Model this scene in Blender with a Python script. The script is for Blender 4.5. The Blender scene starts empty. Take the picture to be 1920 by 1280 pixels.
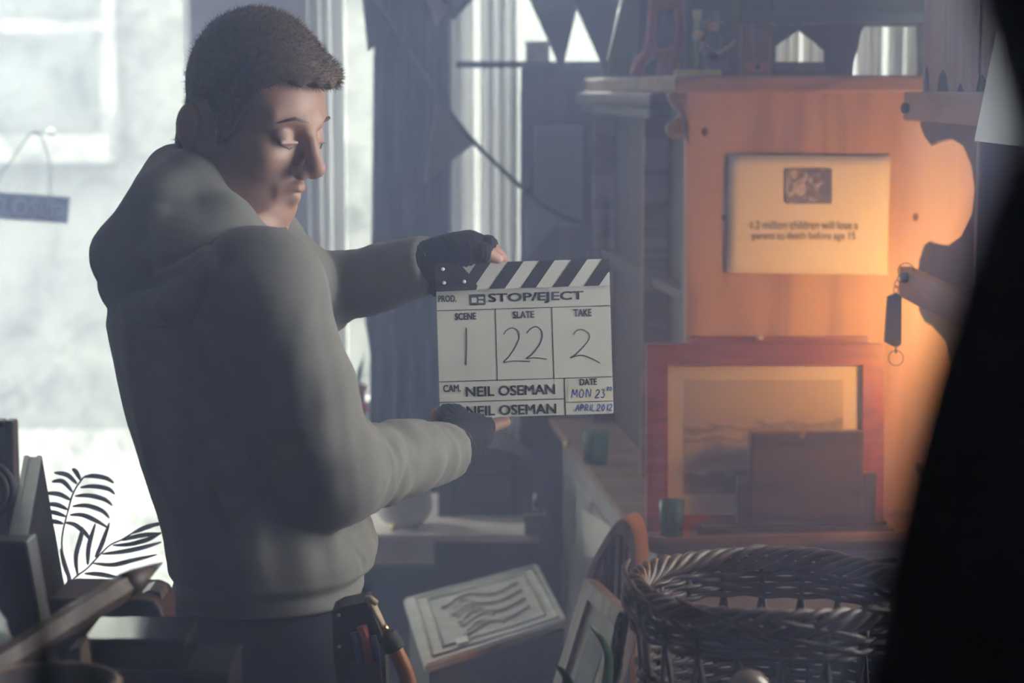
import bpy, bmesh, math, random
import numpy as np
from mathutils import Vector, Matrix

random.seed(7)
rng = np.random.default_rng(7)
scene = bpy.context.scene
COL = scene.collection

# ------------------------------------------------------------------ camera
CAM = Vector((0.0, 0.0, 1.62))
PITCH = math.radians(7.0)
FPX = 3840.0
cd = bpy.data.cameras.new('camera'); cam = bpy.data.objects.new('camera', cd); COL.objects.link(cam)
cam.location = CAM
cam.rotation_euler = (math.pi / 2 - PITCH, 0, 0)
cd.sensor_width = 36.0; cd.lens = 72.0; cd.clip_start = 0.02; cd.clip_end = 200
cd.dof.use_dof = True; cd.dof.focus_distance = 2.68; cd.dof.aperture_fstop = 4.7
scene.camera = cam

# ------------------------------------------------------------------ world, sun, exposure
world = bpy.data.worlds.new('overcast_sky'); scene.world = world; world.use_nodes = True
bg = world.node_tree.nodes['Background']
bg.inputs['Color'].default_value = (0.93, 0.97, 1.0, 1); bg.inputs['Strength'].default_value = 9.0
sd = bpy.data.lights.new('sun', 'SUN'); sun = bpy.data.objects.new('sun', sd); COL.objects.link(sun)
sd.energy = 1.0; sd.angle = math.radians(12); sd.color = (1.0, 0.98, 0.95)
sun.rotation_euler = (math.radians(48), 0, math.radians(-25))   # comes over the shop roof onto the far side of the street
vs = scene.view_settings
vs.view_transform = 'Standard'; vs.look = 'None'; vs.gamma = 1.0; vs.exposure = 0.92; vs.use_curve_mapping = False
cy = scene.cycles
cy.max_bounces = 8; cy.diffuse_bounces = 4; cy.glossy_bounces = 3; cy.transmission_bounces = 6
cy.volume_bounces = 1; cy.transparent_max_bounces = 12
cy.sample_clamp_indirect = 6.0; cy.use_denoising = True
cy.caustics_reflective = False; cy.caustics_refractive = False

# ------------------------------------------------------------------ placing helpers
CP, SP = math.cos(PITCH), math.sin(PITCH)
def ray(u, v):
    x = (u - 960.0) / FPX; up = (640.0 - v) / FPX
    return Vector((x, CP + up * SP, -SP + up * CP))
def W(u, v, Y):
    d = ray(u, v); t = Y / d.y
    return CAM + d * t
def WZ(v, Y):
    return W(960, v, Y).z
def onplane(u, v, p, n):
    d = ray(u, v); t = (p - CAM).dot(n) / d.dot(n)
    return CAM + d * t

# ------------------------------------------------------------------ materials
MATS = {}
def newmat(name):
    m = bpy.data.materials.new(name); m.use_nodes = True
    nt = m.node_tree; b = nt.nodes['Principled BSDF']
    return m, nt, b
def N(nt, t, **kw):
    n = nt.nodes.new(t)
    for k, v in kw.items():
        setattr(n, k, v)
    return n
def ramp(nt, fac, stops):
    r = nt.nodes.new('ShaderNodeValToRGB')
    el = r.color_ramp.elements
    while len(el) < len(stops): el.new(0.5)
    for e, (p, c) in zip(el, stops):
        e.position = p; e.color = (*c, 1) if len(c) == 3 else c
    nt.links.new(fac, r.inputs['Fac'])
    return r
def noisecoord(nt, scale=(1, 1, 1), space='Object'):
    tc = N(nt, 'ShaderNodeTexCoord'); mp = N(nt, 'ShaderNodeMapping')
    mp.inputs['Scale'].default_value = scale
    nt.links.new(tc.outputs[space], mp.inputs['Vector'])
    return mp
def plain(name, col, rough=0.6, var=0.15, scale=30, bump=0.0, metallic=0.0, bscale=None, spec=0.5):
    if name in MATS: return MATS[name]
    m, nt, b = newmat(name)
    mp = noisecoord(nt)
    n = N(nt, 'ShaderNodeTexNoise'); n.inputs['Scale'].default_value = scale; n.inputs['Detail'].default_value = 4
    nt.links.new(mp.outputs[0], n.inputs['Vector'])
    lo = tuple(max(0, c * (1 - var)) for c in col); hi = tuple(min(1, c * (1 + var)) for c in col)
    r = ramp(nt, n.outputs['Fac'], [(0.3, lo), (0.7, hi)])
    nt.links.new(r.outputs['Color'], b.inputs['Base Color'])
    b.inputs['Roughness'].default_value = rough; b.inputs['Metallic'].default_value = metallic
    b.inputs['Specular IOR Level'].default_value = spec
    if bump > 0:
        n2 = N(nt, 'ShaderNodeTexNoise'); n2.inputs['Scale'].default_value = bscale or scale * 4
        nt.links.new(mp.outputs[0], n2.inputs['Vector'])
        bp = N(nt, 'ShaderNodeBump'); bp.inputs['Strength'].default_value = bump; bp.inputs['Distance'].default_value = 0.002
        nt.links.new(n2.outputs['Fac'], bp.inputs['Height']); nt.links.new(bp.outputs[0], b.inputs['Normal'])
    MATS[name] = m; return m
def wood(name, dark, light, axis='z', scale=14, rough=0.5, stretch=9, distort=2.5):
    if name in MATS: return MATS[name]
    m, nt, b = newmat(name)
    s = {'x': (1 / stretch, 1, 1), 'y': (1, 1 / stretch, 1), 'z': (1, 1, 1 / stretch)}[axis]
    mp = noisecoord(nt, s)
    n = N(nt, 'ShaderNodeTexNoise'); n.inputs['Scale'].default_value = scale; n.inputs['Detail'].default_value = 3
    n.inputs['Distortion'].default_value = 0.6
    nt.links.new(mp.outputs[0], n.inputs['Vector'])
    w = N(nt, 'ShaderNodeMath', operation='MULTIPLY'); w.inputs[1].default_value = 9.0 * distort
    nt.links.new(n.outputs['Fac'], w.inputs[0])
    si = N(nt, 'ShaderNodeMath', operation='SINE'); nt.links.new(w.outputs[0], si.inputs[0])
    ad = N(nt, 'ShaderNodeMath', operation='MULTIPLY_ADD'); ad.inputs[1].default_value = 0.5; ad.inputs[2].default_value = 0.5
    nt.links.new(si.outputs[0], ad.inputs[0])
    r = ramp(nt, ad.outputs[0], [(0.0, dark), (0.35, tuple(0.35 * a + 0.65 * c for a, c in zip(dark, light))), (1.0, light)])
    nt.links.new(r.outputs['Color'], b.inputs['Base Color'])
    b.inputs['Roughness'].default_value = rough
    bp = N(nt, 'ShaderNodeBump'); bp.inputs['Strength'].default_value = 0.12; bp.inputs['Distance'].default_value = 0.001
    nt.links.new(ad.outputs[0], bp.inputs['Height']); nt.links.new(bp.outputs[0], b.inputs['Normal'])
    MATS[name] = m; return m
def cloth(name, col, var=0.12, scale=60, bump=0.35, rough=0.95, sheen=0.3):
    m = plain(name, col, rough, var, scale, bump, bscale=900)
    b = m.node_tree.nodes['Principled BSDF']
    b.inputs['Sheen Weight'].default_value = sheen
    b.inputs['Specular IOR Level'].default_value = 0.15
    return m
def glassmat(name, tint, clear=0.85):
    if name in MATS: return MATS[name]
    m, nt, b = newmat(name)
    nt.nodes.remove(b)
    tr = N(nt, 'ShaderNodeBsdfTransparent'); tr.inputs['Color'].default_value = (*tint, 1)
    gl = N(nt, 'ShaderNodeBsdfGlossy'); gl.inputs['Roughness'].default_value = 0.06
    fr = N(nt, 'ShaderNodeFresnel'); fr.inputs['IOR'].default_value = 1.45
    mx = N(nt, 'ShaderNodeMixShader')
    nt.links.new(fr.outputs[0], mx.inputs[0]); nt.links.new(tr.outputs[0], mx.inputs[1]); nt.links.new(gl.outputs[0], mx.inputs[2])
    tl = N(nt, 'ShaderNodeBsdfTranslucent'); tl.inputs['Color'].default_value = (tint[0] * .25, tint[1] * .6, tint[2] * .5, 1)
    m2 = N(nt, 'ShaderNodeMixShader'); m2.inputs[0].default_value = 1 - clear
    nt.links.new(mx.outputs[0], m2.inputs[1]); nt.links.new(tl.outputs[0], m2.inputs[2])
    nt.links.new(m2.outputs[0], nt.nodes['Material Output'].inputs['Surface'])
    MATS[name] = m; return m
def translucent(name, col, amount=0.5):
    if name in MATS: return MATS[name]
    m, nt, b = newmat(name)
    b.inputs['Base Color'].default_value = (*col, 1); b.inputs['Roughness'].default_value = 0.9
    t = N(nt, 'ShaderNodeBsdfTranslucent'); t.inputs['Color'].default_value = (*col, 1)
    mx = N(nt, 'ShaderNodeMixShader'); mx.inputs[0].default_value = amount
    nt.links.new(b.outputs[0], mx.inputs[1]); nt.links.new(t.outputs[0], mx.inputs[2])
    nt.links.new(mx.outputs[0], nt.nodes['Material Output'].inputs['Surface'])
    MATS[name] = m; return m

# ------------------------------------------------------------------ mesh helpers
def link(o, parent=None):
    COL.objects.link(o)
    if parent is not None:
        o.parent = parent
    return o
def meshobj(name, verts, faces, mat, parent=None, smooth=False):
    me = bpy.data.meshes.new(name)
    me.from_pydata([tuple(v) for v in verts], [], [tuple(f) for f in faces]); me.update()
    if mat: me.materials.append(mat)
    if smooth:
        me.polygons.foreach_set('use_smooth', [True] * len(me.polygons))
    return link(bpy.data.objects.new(name, me), parent)
def bmobj(name, bm, mat, parent=None, smooth=False):
    me = bpy.data.meshes.new(name)
    bmesh.ops.recalc_face_normals(bm, faces=bm.faces)
    bm.to_mesh(me); bm.free()
    if mat: me.materials.append(mat)
    if smooth:
        me.polygons.foreach_set('use_smooth', [True] * len(me.polygons))
    return link(bpy.data.objects.new(name, me), parent)
def tag(o, label, cat, group=None, kind=None):
    o['label'] = label
    if cat: o['category'] = cat
    if group: o['group'] = group
    if kind: o['kind'] = kind
    return o
def struct(o, label=None):
    o['kind'] = 'structure'
    if label: o['label'] = label
    return o
def thing(name, label, cat, loc=(0, 0, 0), group=None):
    o = bpy.data.objects.new(name, None); COL.objects.link(o)
    o.location = loc; o.empty_display_size = 0.05
    tag(o, label, cat, group)
    return o
def boxbm(lo, hi, bevel=0.0, bm=None, M=None, seg=2):
    b = bm or bmesh.new()
    r = bmesh.ops.create_cube(b, size=1.0)
    vs_ = r['verts']
    for v in vs_:
        v.co = Vector([lo[i] + (v.co[i] + 0.5) * (hi[i] - lo[i]) for i in range(3)])
    if bevel > 0:
        es = list({e for v in vs_ for e in v.link_edges})
        rr = bmesh.ops.bevel(b, geom=es, offset=bevel, segments=seg, affect='EDGES', profile=0.5)
        vs_ = list({v for v in rr['verts']} | {v for v in vs_ if v.is_valid})
    if M is not None:
        for v in vs_:
            v.co = M @ v.co
    return b
def box(name, lo, hi, mat, parent=None, bevel=0.003, M=None):
    return bmobj(name, boxbm(lo, hi, bevel, M=M), mat, parent)
def prismbm(pts2d, t0, t1, fn, bm=None):
    """extrude a 2d outline between depths t0..t1; fn(a,b,t)->Vector"""
    b = bm or bmesh.new()
    A = [b.verts.new(fn(p[0], p[1], t0)) for p in pts2d]
    B = [b.verts.new(fn(p[0], p[1], t1)) for p in pts2d]
    n = len(A)
    b.faces.new(A); b.faces.new(B[::-1])
    for i in range(n):
        b.faces.new([A[i], B[i], B[(i + 1) % n], A[(i + 1) % n]])
    return b
def tubebm(path, rad, sides=8, bm=None, closed=False, flat=None, caps=True, flata=1.0):
    b = bm or bmesh.new()
    path = [Vector(p) for p in path]; n = len(path)
    if not hasattr(rad, '__len__'): rad = [rad] * n
    up = Vector((0, 0, 1)); rings = []
    prevn = None
    for i in range(n):
        if closed: t = path[(i + 1) % n] - path[i - 1]
        else: t = path[min(i + 1, n - 1)] - path[max(i - 1, 0)]
        if t.length < 1e-9: t = Vector((0, 0, 1))
        t.normalize()
        if prevn is None:
            a = t.cross(up)
            if a.length < 1e-3: a = t.cross(Vector((1, 0, 0)))
            a.normalize()
        else:
            a = prevn - t * prevn.dot(t)
            if a.length < 1e-6: a = t.cross(up)
            a.normalize()
        prevn = a
        c = t.cross(a)
        fl = flat if flat else 1.0
        rings.append([b.verts.new(path[i] + (a * flata * math.cos(2 * math.pi * k / sides) + c * fl * math.sin(2 * math.pi * k / sides)) * rad[i]) for k in range(sides)])
    m = n if closed else n - 1
    for i in range(m):
        R0, R1 = rings[i], rings[(i + 1) % n]
        for k in range(sides):
            b.faces.new([R0[k], R0[(k + 1) % sides], R1[(k + 1) % sides], R1[k]])
    if caps and not closed:
        b.faces.new(rings[0][::-1]); b.faces.new(rings[-1])
    return b
def tube(name, path, rad, mat, parent=None, sides=8, closed=False, flat=None, flata=1.0):
    return bmobj(name, tubebm(path, rad, sides, None, closed, flat, True, flata), mat, parent, True)
def lathebm(prof, loc=(0, 0, 0), segs=28, bm=None, M=None, closed=False):
    b = bm or bmesh.new(); loc = Vector(loc); rings = []
    for r, z in prof:
        ring = []
        for k in range(segs):
            a = 2 * math.pi * k / segs
            p = Vector((max(r, 1e-5) * math.cos(a), max(r, 1e-5) * math.sin(a), z))
            if M is not None: p = M @ p
            ring.append(b.verts.new(p + loc))
        rings.append(ring)
    for i in range(len(rings) - 1):
        for k in range(segs):
            b.faces.new([rings[i][k], rings[i][(k + 1) % segs], rings[i + 1][(k + 1) % segs], rings[i + 1][k]])
    if closed:
        for k in range(segs):
            b.faces.new([rings[-1][k], rings[-1][(k + 1) % segs], rings[0][(k + 1) % segs], rings[0][k]])
    else:
        b.faces.new(rings[0][::-1]); b.faces.new(rings[-1])
    return b
def lathe(name, prof, loc, mat, parent=None, segs=28, M=None, closed=False):
    return bmobj(name, lathebm(prof, loc, segs, None, M, closed), mat, parent, True)
def catmull(pts, n=8, closed=False):
    P = [Vector(p) for p in pts]; out = []
    m = len(P); rngi = range(m if closed else m - 1)
    for i in rngi:
        p0 = P[i - 1] if (closed or i > 0) else P[0]; p1 = P[i]; p2 = P[(i + 1) % m]
        p3 = P[(i + 2) % m] if (closed or i + 2 < m) else P[-1]
        for k in range(n):
            t = k / n
            out.append(0.5 * ((2 * p1) + (p2 - p0) * t + (2 * p0 - 5 * p1 + 4 * p2 - p3) * t * t + (3 * p1 - p0 - 3 * p2 + p3) * t ** 3))
    if not closed: out.append(P[-1])
    return out
def textmesh(name, s, x0, x1, y0, y1, fn, mat, parent, bold=0.0, depth=0.0004):
    """s set flat into the rectangle x0..x1, y0..y1 of a local plane; fn(x,y,h)->Vector"""
    cu = bpy.data.curves.new('txt', 'FONT'); cu.body = s; cu.size = 1.0; cu.resolution_u = 3
    o = bpy.data.objects.new('txt', cu); COL.objects.link(o)
    dg = bpy.context.evaluated_depsgraph_get(); dg.update()
    me = bpy.data.meshes.new_from_object(o.evaluated_get(dg))
    bpy.data.objects.remove(o); bpy.data.curves.remove(cu)
    co = np.array([v.co[:] for v in me.vertices])
    mn, mx = co.min(0), co.max(0)
    for v in me.vertices:
        a = (v.co.x - mn[0]) / (mx[0] - mn[0]); c = (v.co.y - mn[1]) / (mx[1] - mn[1])
        v.co = fn(x0 + a * (x1 - x0), y0 + c * (y1 - y0), depth)
    if bold > 0:                                   # heavier strokes: the glyphs printed again, slightly shifted
        fs_ = [tuple(p.vertices) for p in me.polygons]; V0 = [v.co.copy() for v in me.vertices]; n = len(V0)
        asp = (mx[0] - mn[0]) / (x1 - x0); ex = fn(x0 + 1.0, y0, depth) - fn(x0, y0, depth); ey = fn(x0, y0 + 1.0, depth) - fn(x0, y0, depth)
        ex = ex * (bold / asp); ey = ey * (bold * (y1 - y0) / (mx[1] - mn[1]))
        V, Fs = [], []
        for q, (a, c) in enumerate(((-1, -.6), (1, -.6), (-1, .6), (1, .6), (0, 0))):
            V += [v + ex * a + ey * c for v in V0]; Fs += [tuple(i + q * n for i in f) for f in fs_]
        me = bpy.data.meshes.new(name); me.from_pydata([tuple(v) for v in V], [], Fs); me.update()
    me.name = name; me.materials.clear(); me.materials.append(mat)
    return link(bpy.data.objects.new(name, me), parent)

# ------------------------------------------------------------------ implicit surfaces (for the person and carved shapes)
def axis_pts(segs):
    """segs: list of (start, end, step)"""
    out = [segs[0][0]]
    for a, b_, s in segs:
        n = max(1, int(round((b_ - a) / s)))
        out += list(a + (b_ - a) * (np.arange(1, n + 1) / n))
    return np.array(out, dtype=np.float32)
class SDF:
    def __init__(s, xs, ys, zs):
        s.ax = [np.asarray(a, dtype=np.float32) for a in (xs, ys, zs)]
        s.d = np.full([len(a) for a in s.ax], 0.5, dtype=np.float32)
    def sub(s, lo, hi, pad):
        sl = []
        for a, l, h in zip(s.ax, lo, hi):
            i0 = max(0, int(np.searchsorted(a, l - pad)) - 1); i1 = min(len(a), int(np.searchsorted(a, h + pad)) + 1)
            if i1 <= i0: return None
            sl.append(slice(i0, i1))
        return tuple(sl)
    def grid(s, sl):
        x = s.ax[0][sl[0]][:, None, None]; y = s.ax[1][sl[1]][None, :, None]; z = s.ax[2][sl[2]][None, None, :]
        return x, y, z
    def apply(s, fn, lo, hi, k=0.01, op='add', pad=None):
        sl = s.sub(lo, hi, (pad if pad is not None else max(k, 0.0) + 0.012))
        if sl is None: return
        f = fn(*s.grid(sl)).astype(np.float32)
        d = s.d[sl]
        if op == 'add':
            h = np.clip(0.5 + 0.5 * (d - f) / k, 0, 1); r = d + (f - d) * h - k * h * (1 - h)
        elif op == 'cut':
            f = -f
            h = np.clip(0.5 - 0.5 * (d - f) / k, 0, 1); r = d + (f - d) * h + k * h * (1 - h)
        else:
            r = np.maximum(d, f)
        s.d[sl] = r
    def cone(s, p0, p1, r0, r1, k=0.01, op='add', wr=None):
        p0 = Vector(p0); p1 = Vector(p1); dv = p1 - p0; L2 = max(dv.length_squared, 1e-9); R = max(r0, r1) * 1.15 + 0.004
        lo = [min(a, b_) - R for a, b_ in zip(p0, p1)]; hi = [max(a, b_) + R for a, b_ in zip(p0, p1)]
        if wr:
            e1 = dv.cross(Vector((0, 0, 1))); e1 = e1.normalized() if e1.length > 1e-5 else Vector((1, 0, 0)); e2 = dv.cross(e1).normalized()
        def fn(x, y, z):
            a, b_, c = x - p0.x, y - p0.y, z - p0.z
            t = np.clip((a * dv.x + b_ * dv.y + c * dv.z) / L2, 0, 1)
            dx, dy, dz = a - t * dv.x, b_ - t * dv.y, c - t * dv.z
            r = r0 + (r1 - r0) * t
            if wr:
                amp, n, ph, tw, t0, t1 = wr
                q1 = dx * e1.x + dy * e1.y + dz * e1.z; q2 = dx * e2.x + dy * e2.y + dz * e2.z
                an = np.arctan2(q2, q1)
                w = np.clip((t - t0) / 0.12, 0, 1) * np.clip((t1 - t) / 0.12, 0, 1)
                ss = np.sin(2 * np.pi * n * t + ph + tw * np.sin(an + ph) + 0.7 * np.sin(2 * an))
                r = r + amp * w * (ss * np.abs(ss) ** 0.3) * (0.65 + 0.35 * np.sin(an * 1.0 + 2.1 * ph))
            return np.sqrt(dx * dx + dy * dy + dz * dz) - r
        s.apply(fn, lo, hi, k, op)
    def ell(s, c, r, M=None, k=0.01, op='add'):
        c = Vector(c); R = max(r)
        lo = [v - R for v in c]; hi = [v + R for v in c]
        Mi = (M or Matrix.Identity(3)).transposed()
        def fn(x, y, z):
            a, b_, d = x - c.x, y - c.y, z - c.z
            q = [(Mi[i][0] * a + Mi[i][1] * b_ + Mi[i][2] * d) for i in range(3)]
            k0 = np.sqrt(sum((q[i] / r[i]) ** 2 for i in range(3))); k1 = np.sqrt(sum((q[i] / r[i] ** 2) ** 2 for i in range(3))) + 1e-6
            return k0 * (k0 - 1) / k1
        s.apply(fn, lo, hi, k, op)
    def loftz(s, rows, k=0.01, op='add', p=2.3):
        """rows: (z, cx, cy, half_x, half_y) rising"""
        A = np.array(sorted(rows)); zz = A[:, 0]
        lo = ((A[:, 1] - A[:, 3]).min(), (A[:, 2] - A[:, 4]).min(), zz[0]); hi = ((A[:, 1] + A[:, 3]).max(), (A[:, 2] + A[:, 4]).max(), zz[-1])
        def smooth(z, j):
            return np.interp(z, zz, A[:, j])
        def fn(x, y, z):
            cx, cy_, a, b_ = [smooth(z, j) for j in (1, 2, 3, 4)]
            q = (np.abs((x - cx) / a) ** p + np.abs((y - cy_) / b_) ** p) ** (1 / p)
            d = (q - 1) * np.minimum(a, b_)
            e = np.maximum(zz[0] - z, z - zz[-1])
            return np.maximum(d, e)
        s.apply(fn, lo, hi, k, op)
    def mesh(s):
        d = s.d; X, Y, Z = s.ax
        nx, ny, nz = d.shape
        S = d < 0
        c = np.zeros((nx - 1, ny - 1, nz - 1), dtype=np.int8)
        for i in (0, 1):
            for j in (0, 1):
                for k in (0, 1):
                    c += S[i:nx - 1 + i, j:ny - 1 + j, k:nz - 1 + k]
        act = (c > 0) & (c < 8)
        I, J, K = np.nonzero(act)
        idx = np.full(act.shape, -1, dtype=np.int64); idx[I, J, K] = np.arange(len(I))
        acc = np.zeros((len(I), 3)); cnt = np.zeros(len(I))
        corners = [(i, j, k) for i in (0, 1) for j in (0, 1) for k in (0, 1)]
        for a in corners:
            for b_ in corners:
                if a < b_ and sum(abs(p - q) for p, q in zip(a, b_)) == 1:
                    da = d[I + a[0], J + a[1], K + a[2]].astype(float); db = d[I + b_[0], J + b_[1], K + b_[2]].astype(float)
                    m = (da < 0) != (db < 0)
                    t = np.where(m, da / np.where(m, da - db, 1), 0)
                    pa = np.stack([X[I + a[0]], Y[J + a[1]], Z[K + a[2]]], 1); pb = np.stack([X[I + b_[0]], Y[J + b_[1]], Z[K + b_[2]]], 1)
                    acc[m] += (pa + (pb - pa) * t[:, None])[m]; cnt[m] += 1
        V = acc / cnt[:, None]
        F = []
        e = S[:-1, 1:-1, 1:-1] != S[1:, 1:-1, 1:-1]
        i, j, k = np.nonzero(e); j += 1; k += 1
        q = np.stack([idx[i, j - 1, k - 1], idx[i, j, k - 1], idx[i, j, k], idx[i, j - 1, k]], 1); fl = S[i, j, k]
        q[~fl] = q[~fl][:, ::-1]; F.append(q)
        e = S[1:-1, :-1, 1:-1] != S[1:-1, 1:, 1:-1]
        i, j, k = np.nonzero(e); i += 1; k += 1
        q = np.stack([idx[i - 1, j, k - 1], idx[i - 1, j, k], idx[i, j, k], idx[i, j, k - 1]], 1); fl = S[i, j, k]
        q[~fl] = q[~fl][:, ::-1]; F.append(q)
        e = S[1:-1, 1:-1, :-1] != S[1:-1, 1:-1, 1:]
        i, j, k = np.nonzero(e); i += 1; j += 1
        q = np.stack([idx[i - 1, j - 1, k], idx[i, j - 1, k], idx[i, j, k], idx[i - 1, j, k]], 1); fl = S[i, j, k]
        q[~fl] = q[~fl][:, ::-1]; F.append(q)
        F = np.concatenate(F)
        F = F[(F >= 0).all(1)]
        return V, F
def npmesh(name, V, F, mat, parent=None, smooth=True):
    me = bpy.data.meshes.new(name)
    me.vertices.add(len(V)); me.vertices.foreach_set('co', np.asarray(V, dtype=np.float32).ravel())
    n = F.shape[1]
    me.loops.add(F.size); me.loops.foreach_set('vertex_index', F.astype(np.int32).ravel())
    me.polygons.add(len(F)); me.polygons.foreach_set('loop_start', np.arange(0, F.size, n, dtype=np.int32))
    me.polygons.foreach_set('loop_total', np.full(len(F), n, dtype=np.int32))
    me.update(calc_edges=True); me.validate()
    me.polygons.foreach_set('use_smooth', [smooth] * len(me.polygons))
    me.materials.append(mat)
    return link(bpy.data.objects.new(name, me), parent)
def vnormals(V, F):
    a = V[F[:, 1]] - V[F[:, 0]]; b_ = V[F[:, 2]] - V[F[:, 0]]
    fn = np.cross(a, b_); vn = np.zeros_like(V)
    for c in range(F.shape[1]): np.add.at(vn, F[:, c], fn)
    return vn / (np.linalg.norm(vn, axis=1, keepdims=True) + 1e-12)
def wav(V, f, seed):
    r = np.random.default_rng(seed); o = np.zeros(len(V))
    for q in range(6):
        dr = r.normal(size=3); dr /= np.linalg.norm(dr); ff = f * r.uniform(0.7, 1.6)
        o += np.sin(V @ dr * ff + r.uniform(0, 6.28) + 1.5 * np.sin(V @ r.normal(size=3) * f * 0.5))
    return o / 6

# ================================================================== THE ROOM
XL, XR, YB, YF, ZC = -2.6, 1.35, -1.3, 5.2, 2.75
M_floor = wood('dark_floorboards', (0.03, 0.02, 0.014), (0.07, 0.048, 0.032), 'y', 10)
M_wall = plain('dull_plaster', (0.16, 0.145, 0.135), 0.9, 0.1, 6)
M_ceil = plain('old_ceiling_paint', (0.30, 0.29, 0.28), 0.9, 0.08, 5)
M_white = plain('white_gloss_paint', (0.88, 0.88, 0.89), 0.45, 0.06, 12)
M_black = plain('flat_black_fill', (0.012, 0.011, 0.012), 0.8, 0.2, 10)
struct(box('floor', (XL - .15, YB - .15, -0.1), (XR + .15, YF + .12, 0), M_floor, bevel=0))
struct(box('ceiling', (XL - .15, YB - .15, ZC), (XR + .15, YF + .12, ZC + .12), M_ceil, bevel=0))
struct(box('wall_left', (XL - .15, YB - .15, 0), (XL, YF + .12, ZC), M_wall, bevel=0))
struct(box('wall_back', (XL, YB - .15, 0), (XR, YB, ZC), M_wall, bevel=0))
# right wall with an unseen window added to light the clapperboard sideways
b = bmesh.new()
RWY0, RWY1, RWZ0, RWZ1 = 2.05, 2.78, 0.9, 2.6
boxbm((XR, YB - .15, 0), (XR + .15, RWY0, ZC), bm=b); boxbm((XR, RWY1, 0), (XR + .15, YF + .12, ZC), bm=b)
boxbm((XR, RWY0, 0), (XR + .15, RWY1, RWZ0), bm=b); boxbm((XR, RWY0, RWZ1), (XR + .15, RWY1, ZC), bm=b)
struct(bmobj('wall_right', b, M_wall))
wr = box('window_5', (XR + .03, RWY0, RWZ0), (XR + .09, RWY0 + .05, RWZ1), M_white)  # added out-of-view opening, lights the clapperboard and sleeve
struct(wr)
for lo, hi in (((XR + .03, RWY1 - .05, RWZ0), (XR + .09, RWY1, RWZ1)), ((XR + .03, RWY0 + .05, RWZ0), (XR + .09, RWY1 - .05, RWZ0 + .05)),
               ((XR + .03, RWY0 + .05, RWZ1 - .05), (XR + .09, RWY1 - .05, RWZ1)), ((XR + .04, 2.40, RWZ0 + .05), (XR + .08, 2.43, RWZ1 - .05))):
    box('window_frame', lo, hi, M_white, wr)
# far (shopfront) wall: openings
OPEN = [(-2.35, -0.80, 0.22, 2.55), (-0.455, -0.155, 0.80, 2.55), (-0.125, 0.30, 0.86, 2.55), (0.60, 1.04, 1.15, 2.45)]
b = bmesh.new()
xs = [XL] + [v for o in OPEN for v in o[:2]] + [XR]
for i in range(0, len(xs), 2):
    if i in (4,): continue
    boxbm((xs[i], YF, 0), (xs[i + 1], YF + .12, ZC), bm=b)
for x0, x1, z0, z1 in OPEN:
    boxbm((x0, YF, 0), (x1, YF + .12, z0), bm=b); boxbm((x0, YF, z1), (x1, YF + .12, ZC), bm=b)
boxbm((-0.155, YF, 0), (-0.125, YF + .12, ZC), bm=b)
struct(bmobj('wall_far', b, M_white), 'white painted shopfront wall around the windows')
# the moulded post between the two shop windows
for i, (x0, x1, y0) in enumerate(((-0.80, -0.545, 5.12), (-0.545, -0.50, 5.07), (-0.50, -0.475, 5.10), (-0.475, -0.455, 5.15))):
    struct(box('trim_%d' % (i + 1), (x0, y0, 0), (x1, YF, ZC), M_white, bevel=0.006))

# whitewashed glass: swirls wiped over the panes
def smear_glass(name, lo, hi, scale=2.2, swirl=4.0):
    m, nt, bs = newmat(name); nt.nodes.remove(bs)
    mp = noisecoord(nt, (1, 1, 1))
    n0 = N(nt, 'ShaderNodeTexNoise'); n0.inputs['Scale'].default_value = scale; n0.inputs['Detail'].default_value = 2; n0.inputs['Distortion'].default_value = swirl
    n1 = N(nt, 'ShaderNodeTexNoise'); n1.inputs['Scale'].default_value = scale * 5; n1.inputs['Detail'].default_value = 4; n1.inputs['Distortion'].default_value = swirl * 0.6
    nt.links.new(mp.outputs[0], n0.inputs['Vector']); nt.links.new(mp.outputs[0], n1.inputs['Vector'])
    av = N(nt, 'ShaderNodeMath', operation='MULTIPLY_ADD'); av.inputs[1].default_value = 0.45
    mu = N(nt, 'ShaderNodeMath', operation='MULTIPLY'); mu.inputs[1].default_value = 0.55
    nt.links.new(n1.outputs['Fac'], av.inputs[0]); nt.links.new(n0.outputs['Fac'], mu.inputs[0]); nt.links.new(mu.outputs[0], av.inputs[2])
    mr = N(nt, 'ShaderNodeMapRange'); mr.inputs['From Min'].default_value = 0.36; mr.inputs['From Max'].default_value = 0.66
    mr.inputs['To Min'].default_value = lo; mr.inputs['To Max'].default_value = hi
    nt.links.new(av.outputs[0], mr.inputs['Value'])
    tr = N(nt, 'ShaderNodeBsdfTransparent'); tr.inputs['Color'].default_value = (0.96, 0.985, 0.98, 1)
    tl = N(nt, 'ShaderNodeBsdfTranslucent'); tl.inputs['Color'].default_value = (0.125, 0.131, 0.133, 1)
    mx = N(nt, 'ShaderNodeMixShader')
    nt.links.new(mr.outputs[0], mx.inputs[0]); nt.links.new(tr.outputs[0], mx.inputs[1]); nt.links.new(tl.outputs[0], mx.inputs[2])
    nt.links.new(mx.outputs[0], nt.nodes['Material Output'].inputs['Surface'])
    return m
M_smear = smear_glass('whitewashed_glass', 0.10, 0.60)
M_pane = smear_glass('dusty_glass', 0.03, 0.16)
M_frame2 = M_white
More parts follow.
